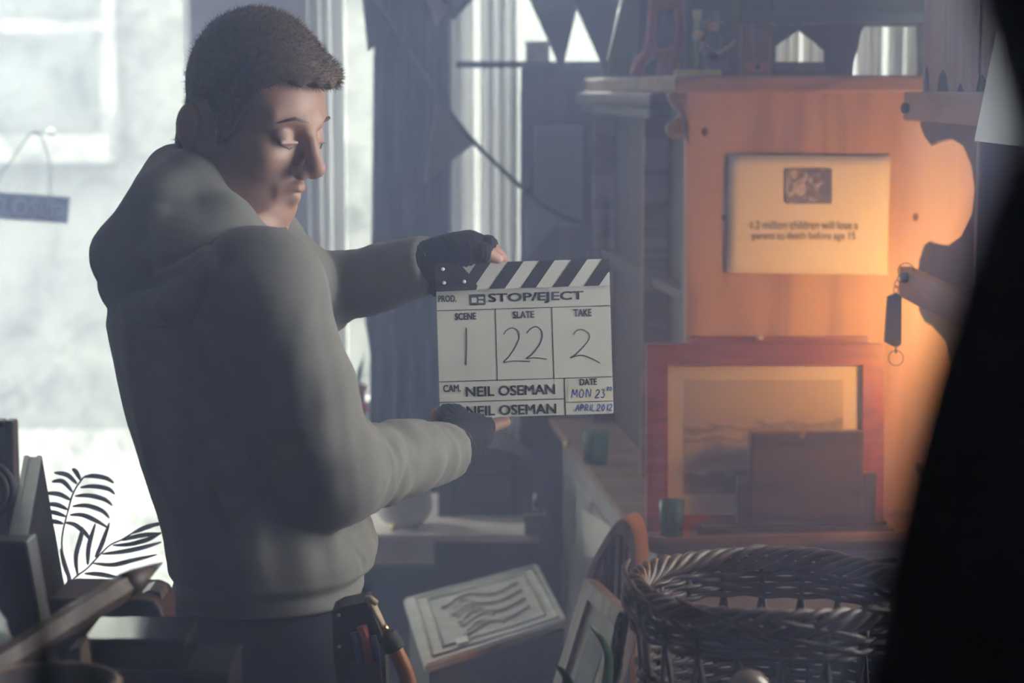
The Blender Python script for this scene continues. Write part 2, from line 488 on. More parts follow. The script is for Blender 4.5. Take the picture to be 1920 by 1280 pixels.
def window(n, o, mat, label, bars=()):
    x0, x1, z0, z1 = o; t = .03
    f = struct(box('window_%d' % n, (x0, YF + .03, z0), (x0 + t, YF + .09, z1), M_frame2, bevel=.003), label)
    box('window_frame', (x1 - t, YF + .03, z0), (x1, YF + .09, z1), M_frame2, f)
    box('window_frame', (x0 + t, YF + .03, z1 - t), (x1 - t, YF + .09, z1), M_frame2, f)
    box('window_sill', (x0 + t, YF - .01, z0), (x1 - t, YF + .09, z0 + t), M_frame2, f)
    box('pane', (x0 + t, YF + .058, z0 + t), (x1 - t, YF + .062, z1 - t), mat, f, bevel=0)
    return f
window(1, OPEN[0], M_smear, 'wide shop window with whitewash swirls wiped over the glass')
window(2, OPEN[1], M_smear, 'narrow whitewashed shop window beside the dark curtain')
window(3, OPEN[2], M_pane, 'bright window behind the bunting')
window(4, OPEN[3], M_pane, 'curtained window behind the pine dresser')

# ------------------------------------------------------------------ outside
M_pave = plain('pale_paving', (0.235, 0.235, 0.235), 0.9, 0.08, 3)
M_render = plain('white_house_render', (0.112, 0.115, 0.116), 0.9, 0.05, 2)
M_bright = plain('fresh_white_joinery', (0.155, 0.156, 0.155), 0.6, 0.03, 5)
M_hpane = plain('house_window_glass', (0.036, 0.040, 0.042), 0.12, 0.6, 2.2)
struct(box('pavement', (-14, YF + .12, -0.12), (14, 30, -0.03), M_pave, bevel=0), 'pale sunlit street outside the shop windows')
HY = 9.9
bld = thing('house', 'white rendered house across the street with a sash window', 'building', (-3, HY, 0))
def HB(name, u0, u1, v0, v1, y0, y1, mat, parent):
    a = W(u0, v1, HY); c = W(u1, v0, HY)
    return box(name, (a.x + 3, y0, a.z), (c.x + 3, y1, c.z), mat, parent, 0.004)
box('wall', (-9, 0.0, -0.05), (12, 0.3, 3.1), M_render, bld, 0)
sash = HB('window', -330, 213, -330, 300, -0.10, 0.0, M_bright, bld)
for u0, u1 in ((-300, -75), (-55, 190)):
    HB('pane', u0, u1, 60, 252, -0.112, -0.10, M_hpane, sash)
    HB('pane', u0, u1, -300, 35, -0.112, -0.10, M_hpane, sash)
HB('window_sill', -350, 222, 252, 302, -0.22, -0.10, M_bright, sash)

# ================================================================== THE PERSON WITH THE CLAPPERBOARD
UP = Vector((0, 0, 1))
M_skin = plain('skin', (0.36, 0.20, 0.155), 0.5, 0.06, 25, 0.05)
M_skin.node_tree.nodes['Principled BSDF'].inputs['Subsurface Weight'].default_value = 0.0
M_hair = plain('short_brown_hair', (0.10, 0.062, 0.042), 0.7, 0.35, 120, 0.2)
M_hood = cloth('grey_fleece', (0.165, 0.159, 0.145), 0.06, 40, 0.30, 0.95, 0.1)
M_jeans = cloth('dark_denim', (0.012, 0.014, 0.020), 0.2, 90, 0.3, 0.95, 0.0)
M_glove = cloth('dark_knit_glove', (0.018, 0.021, 0.029), 0.2, 120, 0.5, 0.95, 0.05)
M_shoe = plain('dark_shoe_leather', (0.03, 0.028, 0.027), 0.5)

Ho = W(461, 242, 2.5)
psi, pit = math.radians(30), math.radians(12)
hf = Vector((math.cos(psi), -math.sin(psi), 0)); hl = Vector((math.sin(psi), math.cos(psi), 0))
hx = hf * math.cos(pit) - UP * math.sin(pit); hz = hf * math.sin(pit) + UP * math.cos(pit)
HM = Matrix((hx, hl, hz)).transposed()
def H(x, y, z): return Ho + hx * x + hl * y + hz * z

S_n, E_n, W_n = W(492, 548, 2.34), W(622, 886, 2.37), W(850, 842, 2.61)
S_f, E_f, W_f = W(470, 478, 2.66), W(595, 555, 2.90), W(808, 490, 2.80)
neck_base = W(418, 425, 2.5)
# finger chains: (points, radii, glove end fraction)
Rk = W(888, 812, 2.715)
FR = [([W(885, 812, 2.735), W(912, 800, 2.765), W(946, 791, 2.785)], (.0115, .0105, .0085)),
      ([W(884, 806, 2.755), W(905, 785, 2.80), W(918, 745, 2.800)], (.0115, .0105, .0085)),
      ([W(874, 806, 2.750), W(886, 780, 2.80), W(894, 738, 2.800)], (.011, .010, .0085)),
      ([W(864, 812, 2.740), W(868, 788, 2.795), W(872, 752, 2.798)], (.010, .009, .008))]
TR = ([W(868, 838, 2.665), W(853, 782, 2.742), W(822, 777, 2.752)], (.017, .0145, .0105))
Lk = W(880, 470, 2.795)
FL = [([W(872, 474, 2.772), W(904, 472, 2.766), W(934, 485, 2.772)], (.0115, .0110, .0085)),
      ([W(876, 464, 2.792), W(914, 458, 2.790), W(942, 485, 2.790)], (.0115, .0105, .0085)),
      ([W(872, 464, 2.812), W(905, 462, 2.815), W(925, 492, 2.803)], (.011, .010, .0085)),
      ([W(866, 468, 2.828), W(890, 470, 2.832), W(905, 497, 2.812)], (.010, .009, .008))]
TL = ([W(812, 500, 2.800), W(810, 526, 2.800), W(836, 545, 2.796)], (.016, .0135, .0105))
def hand(s, w, kn, FF, T, grow=0.0, glove=False):
    s.cone(w, kn, .027 + grow, .024 + grow, .01)
    mid = w.lerp(kn, 0.62)
    for (p, r) in FF:
        s.cone(mid, p[0], .020 + grow, r[0] + .004 + grow, .012)
    for (p, r) in FF:
        if glove:
            e = p[1].lerp(p[2], 0.02) if FF is FL else p[0].lerp(p[1], 0.95)
            s.cone(p[0], e, r[0] + grow, r[1] + grow, .004)
        else:
            s.cone(p[0], p[1], r[0], r[1], .004); s.cone(p[1], p[2], r[1], r[2], .003)
    p, r = T
    s.cone(w.lerp(kn, .35), p[0], .022 + grow, r[0] + grow, .012)
    s.cone(p[0], p[1], r[0] + grow, r[1] + grow, .006)
    s.cone(p[1], p[1].lerp(p[2], .45) if glove else p[2], r[1] + grow * .7, (r[1] + grow * .7) if glove else r[2], .004)

sk = SDF(axis_pts([(-.60, -.47, .008), (-.47, -.21, .0026), (-.21, -.13, .007), (-.13, .01, .0026)]),
         axis_pts([(2.22, 2.38, .008), (2.38, 2.64, .0026), (2.64, 2.66, .006), (2.66, 2.86, .0026), (2.86, 2.98, .008)]),
         axis_pts([(0.02, 1.12, .010), (1.12, 1.19, .0028), (1.19, 1.37, .007), (1.37, 1.79, .0026)]))
# head
sk.ell(H(.002, 0, .056), (.079, .073, .082), HM, .01)
sk.ell(H(.034, 0, -.012), (.056, .056, .083), HM, .02)
sk.ell(H(.045, 0, .045), (.048, .06, .045), HM, .02)
for sgn in (-1, 1):
    sk.cone(H(-.002, sgn * .051, -.045), H(.052, sgn * .018, -.080), .021, .019, .022)
    sk.ell(H(.056, sgn * .040, -.014), (.024, .021, .020), HM, .02)
    sk.cone(H(.072, sgn * .046, .030), H(.090, sgn * .014, .029), .009, .010, .012)
    sk.ell(H(.094, sgn * .0305, .010), (.015, .017, .0105), HM, .010, 'cut')
    sk.ell(H(.0745, sgn * .031, .009), (.0145, .0155, .0135), HM, .003)
    sk.cone(H(.086, sgn * .044, .003), H(.0905, sgn * .019, .004), .0025, .0025, .003)
    sk.ell(H(.098, sgn * .0125, -.032), (.011, .008, .008), HM, .006)
    sk.ell(H(-.026, sgn * .078, .002), (.018, .009, .026), HM, .006)
    sk.ell(H(-.021, sgn * .088, .003), (.010, .0075, .017), HM, .004, 'cut')
    sk.ell(H(-.022, sgn * .077, -.022), (.008, .007, .009), HM, .006)
    sk.cone(H(.076, sgn * .022, -.0545), H(.0895, sgn * .004, -.051), .0055, .0068, .006)
    sk.cone(H(.074, sgn * .019, -.0635), H(.0850, 0, -.064), .0055, .0075, .006)
sk.ell(H(.062, 0, -.083), (.020, .024, .018), HM, .016)
sk.cone(H(.088, 0, .024), H(.108, 0, -.018), .0085, .010, .010)
sk.ell(H(.110, 0, -.024), (.0125, .0115, .0105), HM, .008)
sk.cone(H(.0915, -.014, -.0578), H(.0915, .014, -.0578), .0016, .0016, .003, 'cut')
# neck, trunk, limbs (under the clothes)
sk.cone(H(-.022, 0, -.02), neck_base, .055, .062, .02)
sk.loftz([(z, c, 2.5, a, b_) for z, c, a, b_ in ((1.47, -.345, .06, .08), (1.40, -.35, .085, .15), (1.25, -.345, .09, .155), (1.10, -.30, .085, .13), (.95, -.295, .085, .115), (.80, -.295, .085, .12))], .03)
for S_, E_, W__, s0 in ((S_n, E_n, W_n, -1), (S_f, E_f, W_f, 1)):
    sk.cone(S_, E_, .045, .037, .02); sk.cone(E_, W__, .036, .027, .01)
    hipx, hy = -.30, 2.5 + s0 * .09
    sk.cone((hipx, hy, .85), (-.275, hy, .47), .072, .05, .02); sk.cone((-.275, hy, .47), (-.295, hy, .07), .05, .035, .02)
    sk.cone((-.30, hy, .06), (-.18, hy, .045), .032, .025, .02)
hand(sk, W_n, Rk, FR, TR); hand(sk, W_f, Lk, FL, TL)
V, F = sk.mesh()
person = npmesh('person', V, F, M_skin)
tag(person, 'person in grey hoodie and dark jeans looking down while holding the clapperboard', 'person')
del sk

# hair: cap with a cropped fringe, plus short strands
hr = SDF(axis_pts([(-.50, -.18, .003)]), axis_pts([(2.35, 2.66, .003)]), axis_pts([(1.46, 1.80, .003)]))
hr.ell(H(.003, 0, .058), (.0855, .0785, .0905), HM, .008)
hr.ell(H(.046, 0, .078), (.050, .060, .042), HM, .02)
hr.ell(H(.078, .012, .083), (.026, .045, .020), HM, .015)
hr.ell(H(-.050, 0, -.022), (.032, .056, .055), HM, .02)
for sgn in (-1, 1):
    hr.cone(H(.018, sgn * .066, .03), H(.012, sgn * .0660, -.010), .009, .005, .01)
zl = ([-.13, -.075, -.055, -.046, -.03, -.006, .002, .022, .030, .046, .060, .075, .105, .13], [-.085, -.080, -.05, .0, .034, .036, -.016, -.016, .012, .040, .066, .074, .074, .075])
def hairline(x, y, z):
    a, b_, c = x - Ho.x, y - Ho.y, z - Ho.z
    lx = a * hx.x + b_ * hx.y + c * hx.z; lz = a * hz.x + b_ * hz.y + c * hz.z; ly = a * hl.x + b_ * hl.y + c * hl.z
    return (np.interp(lx, zl[0], zl[1]) + .004 * np.sin(ly * 260) * (lx > .05) - lz) * 0.6
hr.apply(hairline, (-.6, 2.2, 1.3), (0, 2.8, 1.9), op='max')
V, F = hr.mesh(); del hr
nv = vnormals(V, F)
V = V + nv * (0.0010 * wav(V * np.array((1, 1, .5)), 260, 3) + 0.0004 * wav(V, 900, 4))[:, None]
# strands
pick = rng.choice(len(V), 16000); sv, sf = [], []
base = len(V)
down = np.array((-hz * 0.35 + hx * 0.25)[:])
fw = np.array(hx[:]);
P = V[pick]; Nn = nv[pick]
dirs = Nn * 0.50 + fw * 0.65 + np.array(hz[:]) * 0.05 + rng.normal(size=P.shape) * 0.30
dirs /= np.linalg.norm(dirs, axis=1, keepdims=True)
side = np.cross(dirs, rng.normal(size=P.shape)); side /= np.linalg.norm(side, axis=1, keepdims=True)
L = rng.uniform(.004, .0100, len(P))[:, None]
A0 = P - Nn * .001 + side * .00045; A1 = P - Nn * .001 - side * .00045; A2 = P - Nn * .001 + np.cross(dirs, side) * .0006; A3 = P + dirs * L
SVV = np.stack([A0, A1, A2, A3], 1).reshape(-1, 3)
n0 = base + np.arange(len(P)) * 4
q = np.concatenate([np.stack([n0, n0 + 1, n0 + 3], 1), np.stack([n0 + 1, n0 + 2, n0 + 3], 1), np.stack([n0 + 2, n0, n0 + 3], 1)])
tri = np.concatenate([F[:, [0, 1, 2]], F[:, [0, 2, 3]], q])
npmesh('hair', np.concatenate([V, SVV]), tri, M_hair, person)['label'] = 'short cropped brown hair'
for sgn in (-1, 1):
    tube('eyebrow', [H(.079, sgn * .050, .026), H(.0935, sgn * .034, .034), H(.0985, sgn * .014, .030)], [.0012, .0026, .0022], M_hair, person, 8, flat=0.8)
    tube('eyelashes', [H(.083, sgn * .0445, .001), H(.0905, sgn * .032, -.0035), H(.0895, sgn * .019, .0005)], [.0008, .0012, .0008], M_hair, person, 5)

# hoodie
hd = SDF(axis_pts([(-.60, -.04, .004)]), axis_pts([(2.20, 3.02, .004)]), axis_pts([(.94, 1.60, .004)]))
rows = []
for v, ub, uf, hb in ((440, 300, 500, .10), (480, 262, 530, .125), (530, 222, 560, .155), (600, 214, 580, .180), (690, 230, 590, .185), (780, 250, 606, .18), (860, 272, 628, .175),
                      (930, 297, 662, .172), (980, 310, 696, .172), (1022, 316, 710, .172), (1050, 320, 706, .170), (1070, 334, 680, .158), (1104, 324, 682, .156)):
    a, c = W(ub, v, 2.5), W(uf, v, 2.5)
    rows.append((a.z, (a.x + c.x) / 2, 2.5, (c.x - a.x) / 2, hb))
hd.loftz(rows, .004, p=2.25)
hd.cone(W(405, 520, 2.43), S_n, .058, .066, .04); hd.cone(W(400, 480, 2.57), S_f, .058, .066, .04)
hd.cone(S_n, E_n, .073, .060, .03, wr=(.0030, 2.2, 1.0, 1.2, .35, 1.1))
hd.cone(E_n, E_n.lerp(W_n, .93), .060, .039, .018, wr=(.0016, 4.6, .4, 1.9, .04, .84))
hd.cone(E_n.lerp(W_n, .78), E_n.lerp(W_n, 1.0), .0415, .038, .006)
def endcut(s, a, b_, t, rad=.075):
    q = a.lerp(b_, t); dr = (b_ - a).normalized()
    s.apply(lambda x, y, z: (x - q.x) * dr.x + (y - q.y) * dr.y + (z - q.z) * dr.z, [v - rad for v in q], [v + rad for v in q], op='max', pad=0)
hd.cone(S_f, E_f, .068, .056, .03); hd.cone(E_f, E_f.lerp(W_f, .88), .056, .040, .02, wr=(.0030, 2.6, 2.4, 1.2, .1, .85))
hd.cone(E_f.lerp(W_f, .76), E_f.lerp(W_f, .98), .0405, .037, .006)
endcut(hd, E_n, W_n, .90); endcut(hd, E_f, W_f, .99)
# collar and hood, built apart so that its hem lies over the shoulders with a crease
hs_ = SDF(hd.ax[0], hd.ax[1], hd.ax[2]); body_sdf = hd; hd = hs_
ring = [W(330, 330, 2.53), W(362, 366, 2.44), (W(422, 414, 2.41)), W(464, 474, 2.43), W(487, 498, 2.49), W(470, 474, 2.56), W(420, 385, 2.60), W(352, 336, 2.59)]
for i in range(len(ring)):
    hd.cone(ring[i], ring[(i + 1) % len(ring)], .036 if i < 2 or i > 5 else .031, .036 if i < 1 or i > 4 else .031, .012)
tilt = Matrix.Rotation(math.radians(-38), 3, 'Y')
for yo in (-.10, -.05, 0, .05, .10):
    a_, b_, c_, d_ = W(350, 336, 2.5 + yo * .55), W(306, 378, 2.5 + yo * .8), W(226, 474 + 900 * yo * yo, 2.5 + yo), W(252, 545, 2.5 + yo)
    hd.cone(a_, b_, .034, .036, .02); hd.cone(b_, c_, .036, .031, .02); hd.cone(c_, d_, .031, .034, .02)
hd.ell(W(330, 480, 2.44), (.080, .100, .070), None, .03)
hd.ell(W(382, 476, 2.405), (.072, .072, .050), None, .03)
fold = [W(528, 446, 2.44), W(470, 470, 2.350), W(402, 514, 2.305), W(328, 572, 2.312), W(262, 580, 2.37), W(216, 535, 2.47)]
for i in range(len(fold) - 1):
    hd.cone(fold[i], fold[i + 1], (.012, .017, .021, .023, .022, .02)[i], (.017, .021, .023, .022, .02)[i], .008)
for fold2, rr2 in (([W(345, 335, 2.46), W(300, 410, 2.375), W(285, 480, 2.35)], .014), ([W(514, 456, 2.44), W(446, 460, 2.352), W(385, 480, 2.318), W(310, 522, 2.325), W(235, 505, 2.39)], .010)):
    for i in range(len(fold2) - 1): hd.cone(fold2[i], fold2[i + 1], rr2, rr2, .007)
# neck opening
nb = neck_base; ax = (H(-.01, 0, -.04) - nb).normalized()
hd.cone(nb + ax * .01, nb + ax * .22, .058, .075, .012, 'cut')
body_sdf.d = np.minimum(body_sdf.d, hd.d); hd = body_sdf
hd.cone(nb + ax * .05, nb + ax * .22, .058, .075, .004, 'cut')
gro = [[W(664, 955, 2.395), W(668, 1000, 2.395), W(692, 1062, 2.42)]]
for g in gro:
    for i in range(len(g) - 1): hd.cone(g[i], g[i + 1], .007, .007, .004, 'cut')
V, F = hd.mesh(); del hd
nv = vnormals(V, F)
Vs = V * np.array((1.0, 1.0, 0.28))
mask = np.clip((V[:, 2] - 1.02) / .05, 0, 1)
rib = np.clip((1.03 - V[:, 2]) / .01, 0, 1)
mask = mask * (1 - .65 * np.clip((V[:, 2] - 1.36) / .04, 0, 1))
for a_, b_, sd_ in ((E_n, W_n, 31), (E_f, W_f, 37)):      # cloth bunched across the forearms
    dr_ = np.array((b_ - a_).normalized()[:]); rel = V - np.array(a_[:]); s_ = rel @ dr_ / (b_ - a_).length
    perp = rel - np.outer(rel @ dr_, dr_); near = np.linalg.norm(perp, axis=1) < .075
    w_ = np.clip((s_ - .02) / .1, 0, 1) * np.clip((.86 - s_) / .06, 0, 1) * near * (.55 + .45 * np.cos(2 * np.pi * (s_ - .05)))
    Vq = np.outer(rel @ dr_, dr_) + perp * .42
    V = V + nv * (w_ * (.0055 * wav(Vq, 150, sd_) + .0020 * wav(Vq, 330, sd_ + 1)))[:, None]
V = V + nv * (mask * (.0058 * wav(Vs, 50, 11) + .0022 * wav(Vs, 120, 12)) + .0003 * wav(V, 700, 13))[:, None]
# vertical creases down the back and a drag line from the armpit
for (u, v0, v1, amp, lean) in ((292, 610, 900, .006, 95), (246, 600, 900, .005, 60), (350, 640, 980, .004, 110)):
    a, c = W(u, v0, 2.42), W(u + lean, v1, 2.42)
    t = np.clip((a.z - V[:, 2]) / (a.z - c.z), 0, 1); xx = a.x + (c.x - a.x) * t
    w = np.exp(-((V[:, 0] - xx) / .009) ** 2) * np.sin(np.pi * t) ** .5 * (V[:, 1] < 2.55)
    V = V + nv * (amp * w)[:, None]
hood = npmesh('hoodie', V, F, M_hood, person); hood['label'] = 'grey fleece hoodie with the hood down'
tube('zip', [W(531, 428, 2.455), W(540, 452, 2.46), W(552, 478, 2.465), W(562, 498, 2.465)], .006, M_glove, hood, 6, flat=.5)

# jeans, shoes, gloves
jn = SDF(axis_pts([(-.50, -.08, .008)]), axis_pts([(2.26, 2.74, .008)]), axis_pts([(.04, 1.06, .008)]))
rj = []
for v, ub, uf, hb in ((1085, 335, 668, .140), (1140, 318, 684, .152), (1200, 312, 700, .165), (1300, 308, 706, .175), (1420, 306, 700, .178)):
    a, c = W(ub, v, 2.5), W(uf, v, 2.5); rj.append((a.z, (a.x + c.x) / 2, 2.5, (c.x - a.x) / 2, hb))
jn.loftz(rj, .01)
for s0 in (-1, 1):
    hy = 2.5 + s0 * .09
    jn.cone((-.30, hy, .80), (-.275, hy, .47), .096, .068, .03); jn.cone((-.275, hy, .47), (-.295, hy, .08), .068, .060, .02, wr=(.004, 4, 0, 1, .3, 1.1))
V, F = jn.mesh(); del jn
npmesh('jeans', V, F, M_jeans, person)['label'] = 'dark jeans'
for s0 in (-1, 1):
    hy = 2.5 + s0 * .09
    sh = SDF(axis_pts([(-.40, -.08, .006)]), axis_pts([(hy - .08, hy + .08, .006)]), axis_pts([(-.012, .16, .006)]))
    sh.cone((-.31, hy, .055), (-.30, hy, .11), .050, .048, .02); sh.cone((-.31, hy, .045), (-.15, hy, .038), .048, .042, .02)
    sh.apply(lambda x, y, z: .0 - z + 0 * x + 0 * y, (-1, 0, -1), (1, 4, .2), op='max')
    V, F = sh.mesh(); npmesh('shoe', V, F, M_shoe, person)
gl = SDF(axis_pts([(-.15, .01, .0022)]), axis_pts([(2.52, 2.88, .0022)]), axis_pts([(1.10, 1.46, .0022)]))
hand(gl, W_n.lerp(Rk, -.12), Rk, FR, TR, .0032, True)
V, F = gl.mesh()
gl2 = SDF(gl.ax[0], gl.ax[1], gl.ax[2]); hand(gl2, W_f.lerp(Lk, -.12), Lk, FL, TL, .0032, True)
V2, F2 = gl2.mesh(); del gl, gl2
for V_, F_ in ((V, F), (V2, F2)):
    nv = vnormals(V_, F_); V_ = V_ + nv * (.0007 * np.sin(V_[:, 0] * 900 + V_[:, 1] * 500))[:, None]
    npmesh('glove', V_, F_, M_glove, person)['label'] = 'dark fingerless knitted glove'

# ------------------------------------------------------------------ clapperboard
M_board = plain('white_board', (0.62, 0.61, 0.56), 0.55, 0.07, 14)
M_ink = plain('black_print', (0.022, 0.024, 0.032), 0.6)
M_marker = plain('dry_marker_ink', (0.035, 0.038, 0.05), 0.5)
M_blue = plain('blue_marker_ink', (0.03, 0.06, 0.33), 0.5)
M_tape = plain('yellowed_tape', (0.66, 0.62, 0.47), 0.6)
M_stick = plain('white_stick_paint', (0.66, 0.65, 0.61), 0.5, 0.05, 20)
M_glint = plain('rivet_glint_white', (0.95, 0.95, 0.92), 0.3, metallic=0.3)  # near-white colour carries the glint on rivets and studs
cu_ = 1.0 / 3.2 * 2.79 / FPX                       # metres per unit of the layout below
so = W(818, 545, 2.77)
rr_ = math.radians(1.75)
sx = Vector((math.cos(rr_), 0.0, math.sin(rr_))).normalized()
sup = Vector((-math.sin(rr_), math.sin(math.radians(6)), math.cos(rr_))).normalized()
sn = sup.cross(sx).normalized() * 1.0
if sn.y > 0: sn = -sn
def SL(x, yd, h): return so + sx * (x * cu_) - sup * (yd * cu_) + sn * h    # h towards the reader
clap = thing('clapperboard', 'white clapperboard with black striped clapstick held up in both hands', 'clapperboard', SL(519, 765, 0))
def cpart(name, outline, h0, h1, mat, parent=clap, smooth=False):
    o = bmobj(name, prismbm(outline, h0, h1, lambda a, b_, t: SL(a, b_, t) - SL(519, 765, 0)), mat, parent)
    return o
def cfn(x, y, h): return SL(x, -y, .0036 + h) - SL(519, 765, 0)
def rrect(x0, x1, y0, y1, r=10, n=3):
    out = []
    for cx, cy_, a0 in ((x1 - r, y0 + r, -90), (x1 - r, y1 - r, 0), (x0 + r, y1 - r, 90), (x0 + r, y0 + r, 180)):
        for k in range(n + 1):
            a = math.radians(a0 + 90 * k / n); out.append((cx + r * math.cos(a), cy_ + r * math.sin(a)))
    return out
board = cpart('board', rrect(0, 1038, -4, 765, 14), -.0035, .0035, M_board)
board['label'] = 'white writing board'
for nm, y0, y1, sh0 in (('clapstick', -160, -81, 0), ('clapstick', -81.5, -1, 62)):
    st = cpart(nm, [(60, y0), (1038, y0), (1038, y1), (60, y1)], -.007, .007, M_stick)
    def xl(y): return -118 * (y + 160) / 160
    for k in range(5):
        a0, a1 = ((248, 333), (433, 528), (621, 713), (813, 908), (998, 1090))[k]
        pts = []
        for (a, y) in ((a0, y0), (a1, y0), (a1, y1), (a0, y1)):
            pts.append((min(a + xl(y), 1038), y))
        if pts[1][0] >= 1038:
            pts = [(a0 + xl(y0), y0), (1038, y0), (1038, min(y1, y1)), (a0 + xl(y1), y1)] if y0 < -100 else [(a0 + xl(y0), y0), (min(1038, a1 + xl(y0)), y0), (a1 + xl(y1), y1), (a0 + xl(y1), y1)]
        cpart('stripe', pts, .0068, .0074, M_ink, st)
hp = cpart('hinge_plate', [(-2, -150), (20, -165), (140, -165), (195, -100), (248, -22), (240, 2), (0, 6)], .006, .0085, M_ink)
for (x, y) in ((45, -128), (50, -46), (170, -49)):
    bm_ = lathebm([(0.0001, .0024), (.0017, .0020), (.0024, .0008), (.0026, -.001)], (0, 0, 0), 12)
    R = Matrix((sx, sup, sn)).transposed()
    for v in bm_.verts: v.co = R @ v.co + SL(x, y, .0092) - SL(519, 765, 0)
    bmobj('rivet', bm_, M_glint, hp, True)
def line(x0, y0, x1, y1, w=5):
    d = Vector((x1 - x0, y1 - y0)).normalized(); nrm = Vector((-d.y, d.x)) * w / 2
    cpart('ruled_line', [(x0 + nrm.x, y0 + nrm.y), (x1 + nrm.x, y1 + nrm.y), (x1 - nrm.x, y1 - nrm.y), (x0 - nrm.x, y0 - nrm.y)], .0034, .0038, M_ink, board)
line(0, 120, 1036, 120); line(0, 545, 1036, 545); line(0, 668, 750, 668); line(350, 120, 350, 545); line(688, 120, 688, 545); line(750, 545, 750, 765, 7); line(752, 690, 1036, 690, 4)
def word(s, x0, x1, y0, y1, mat=M_ink, bold=.032, name='lettering'):
    textmesh(name, s, x0, x1, -y1, -y0, cfn, mat, board, bold)
word('PROD.', 12, 118, 30, 68, bold=.035); word('STOP/EJECT', 312, 876, 28, 92)
word('SCENE', 108, 233, 138, 178, bold=.035); word('SLATE', 455, 580, 138, 178, bold=.035); word('TAKE', 818, 922, 136, 178, bold=.035)
word('CAM.', 25, 128, 565, 606, bold=.035); word('DATE', 843, 943, 552, 590, bold=.035)
word('NEIL OSEMAN', 160, 690, 580, 638, bold=.030); word('NEIL OSEMAN', 160, 694, 696, 754, bold=.030)
lg = cpart('logo', rrect(195, 293, 28, 94, 8), .0034, .0038, M_ink, board)
cpart('logo_window', [(210, 48), (240, 48), (240, 78), (210, 78)], .0036, .0041, M_board, lg)
cpart('logo_window', [(252, 44), (282, 44), (282, 56), (252, 56)], .0036, .0041, M_board, lg)
cpart('logo_window', [(252, 66), (274, 66), (284, 80), (252, 80)], .0036, .0041, M_board, lg)
def loc(p): return (p[0] - 187 - .024 * (p[1] - 400), (p[1] - 400) + .034 * (p[0] - 187))
def stroke(pts, mat, w=5.0, n=5, name='handwriting', raw=False):
    Pq = [Vector((*(p if raw else loc(p)), 0)) for p in pts]
    Pq = catmull(Pq, n) if len(Pq) > 2 else Pq
    path = [SL(p.x, p.y, .0037) - SL(519, 765, 0) for p in Pq]
    b_ = bmesh.new(); L_, R_ = [], []
    for i, p in enumerate(Pq):
        t = (Pq[min(i + 1, len(Pq) - 1)] - Pq[max(i - 1, 0)]); t = t.normalized() if t.length > 0 else Vector((1, 0, 0))
        nn = Vector((-t.y, t.x, 0)) * w / 2
        L_.append(b_.verts.new(SL(p.x + nn.x, p.y + nn.y, .0040) - SL(519, 765, 0))); R_.append(b_.verts.new(SL(p.x - nn.x, p.y - nn.y, .0040) - SL(519, 765, 0)))
    for i in range(len(L_) - 1): b_.faces.new([L_[i], L_[i + 1], R_[i + 1], R_[i]])
    return bmobj(name, b_, mat, board)
stroke([(365, 620), (366, 700), (362, 843)], M_marker, 8)
stroke([(588, 660), (605, 635), (640, 620), (675, 640), (680, 680), (660, 730), (620, 790), (587, 825), (640, 818), (745, 820)], M_marker, 7)
stroke([(725, 652), (750, 625), (785, 612), (815, 640), (818, 680), (795, 730), (755, 780), (722, 803), (770, 798), (845, 806)], M_marker, 7)
stroke([(1005, 660), (1025, 635), (1060, 630), (1098, 655), (1095, 690), (1060, 735), (1015, 780), (985, 798), (1050, 782), (1110, 800), (1163, 828)], M_marker, 7)
cpart('tape', [(768, 592), (1036, 604), (1034, 688), (764, 684)], .0034, .0038, M_tape, board)
def glyphs(s, x0, y0, h, adv, mat, w, skew=0.15):
    G = {'M': [[(0, 0), (.1, 1), (.45, .35), (.8, 1), (.9, 0)]], 'O': [[(.4, 1), (.05, .6), (.2, .05), (.6, .1), (.75, .6), (.4, 1)]], 'N': [[(0, 0), (.05, 1), (.65, .05), (.7, 1)]],
         '2': [[(.05, .8), (.35, 1), (.65, .8), (.45, .4), (0, 0), (.7, .02)]], '3': [[(.05, .95), (.5, .95), (.35, .6), (.6, .35), (.35, 0), (0, .08)]],
         'A': [[(0, 0), (.4, 1), (.7, 0)], [(.12, .35), (.6, .38)]], 'P': [[(.05, 0), (.1, 1), (.6, .85), (.5, .5), (.1, .45)]], 'R': [[(.05, 0), (.1, 1), (.6, .85), (.45, .5), (.12, .48), (.7, 0)]],
         'I': [[(.2, 0), (.25, 1)]], 'L': [[(.1, 1), (.05, 0), (.6, .03)]], '0': [[(.35, 1), (.05, .5), (.3, 0), (.6, .45), (.35, 1)]], '1': [[(.3, 1), (.25, 0)]], 'D': [[(.05, 0), (.1, 1), (.6, .7), (.5, .15), (.05, 0)]]}
    x = x0
    for ch in s:
        if ch != ' ':
            for st in G[ch]:
                stroke([(x + (px + skew * py) * h * .72, y0 - py * h) for px, py in st], mat, w, 4, raw=True)
        x += adv * (0.55 if ch in ' I1' else 1)
glyphs('MON', 790, 664, 50, 43, M_blue, 7); glyphs('23', 930, 668, 48, 34, M_blue, 7); glyphs('RD', 1002, 628, 22, 17, M_blue, 5)
glyphs('APRIL', 812, 744, 38, 27, M_blue, 6); glyphs('2012', 938, 746, 38, 28, M_blue, 6)

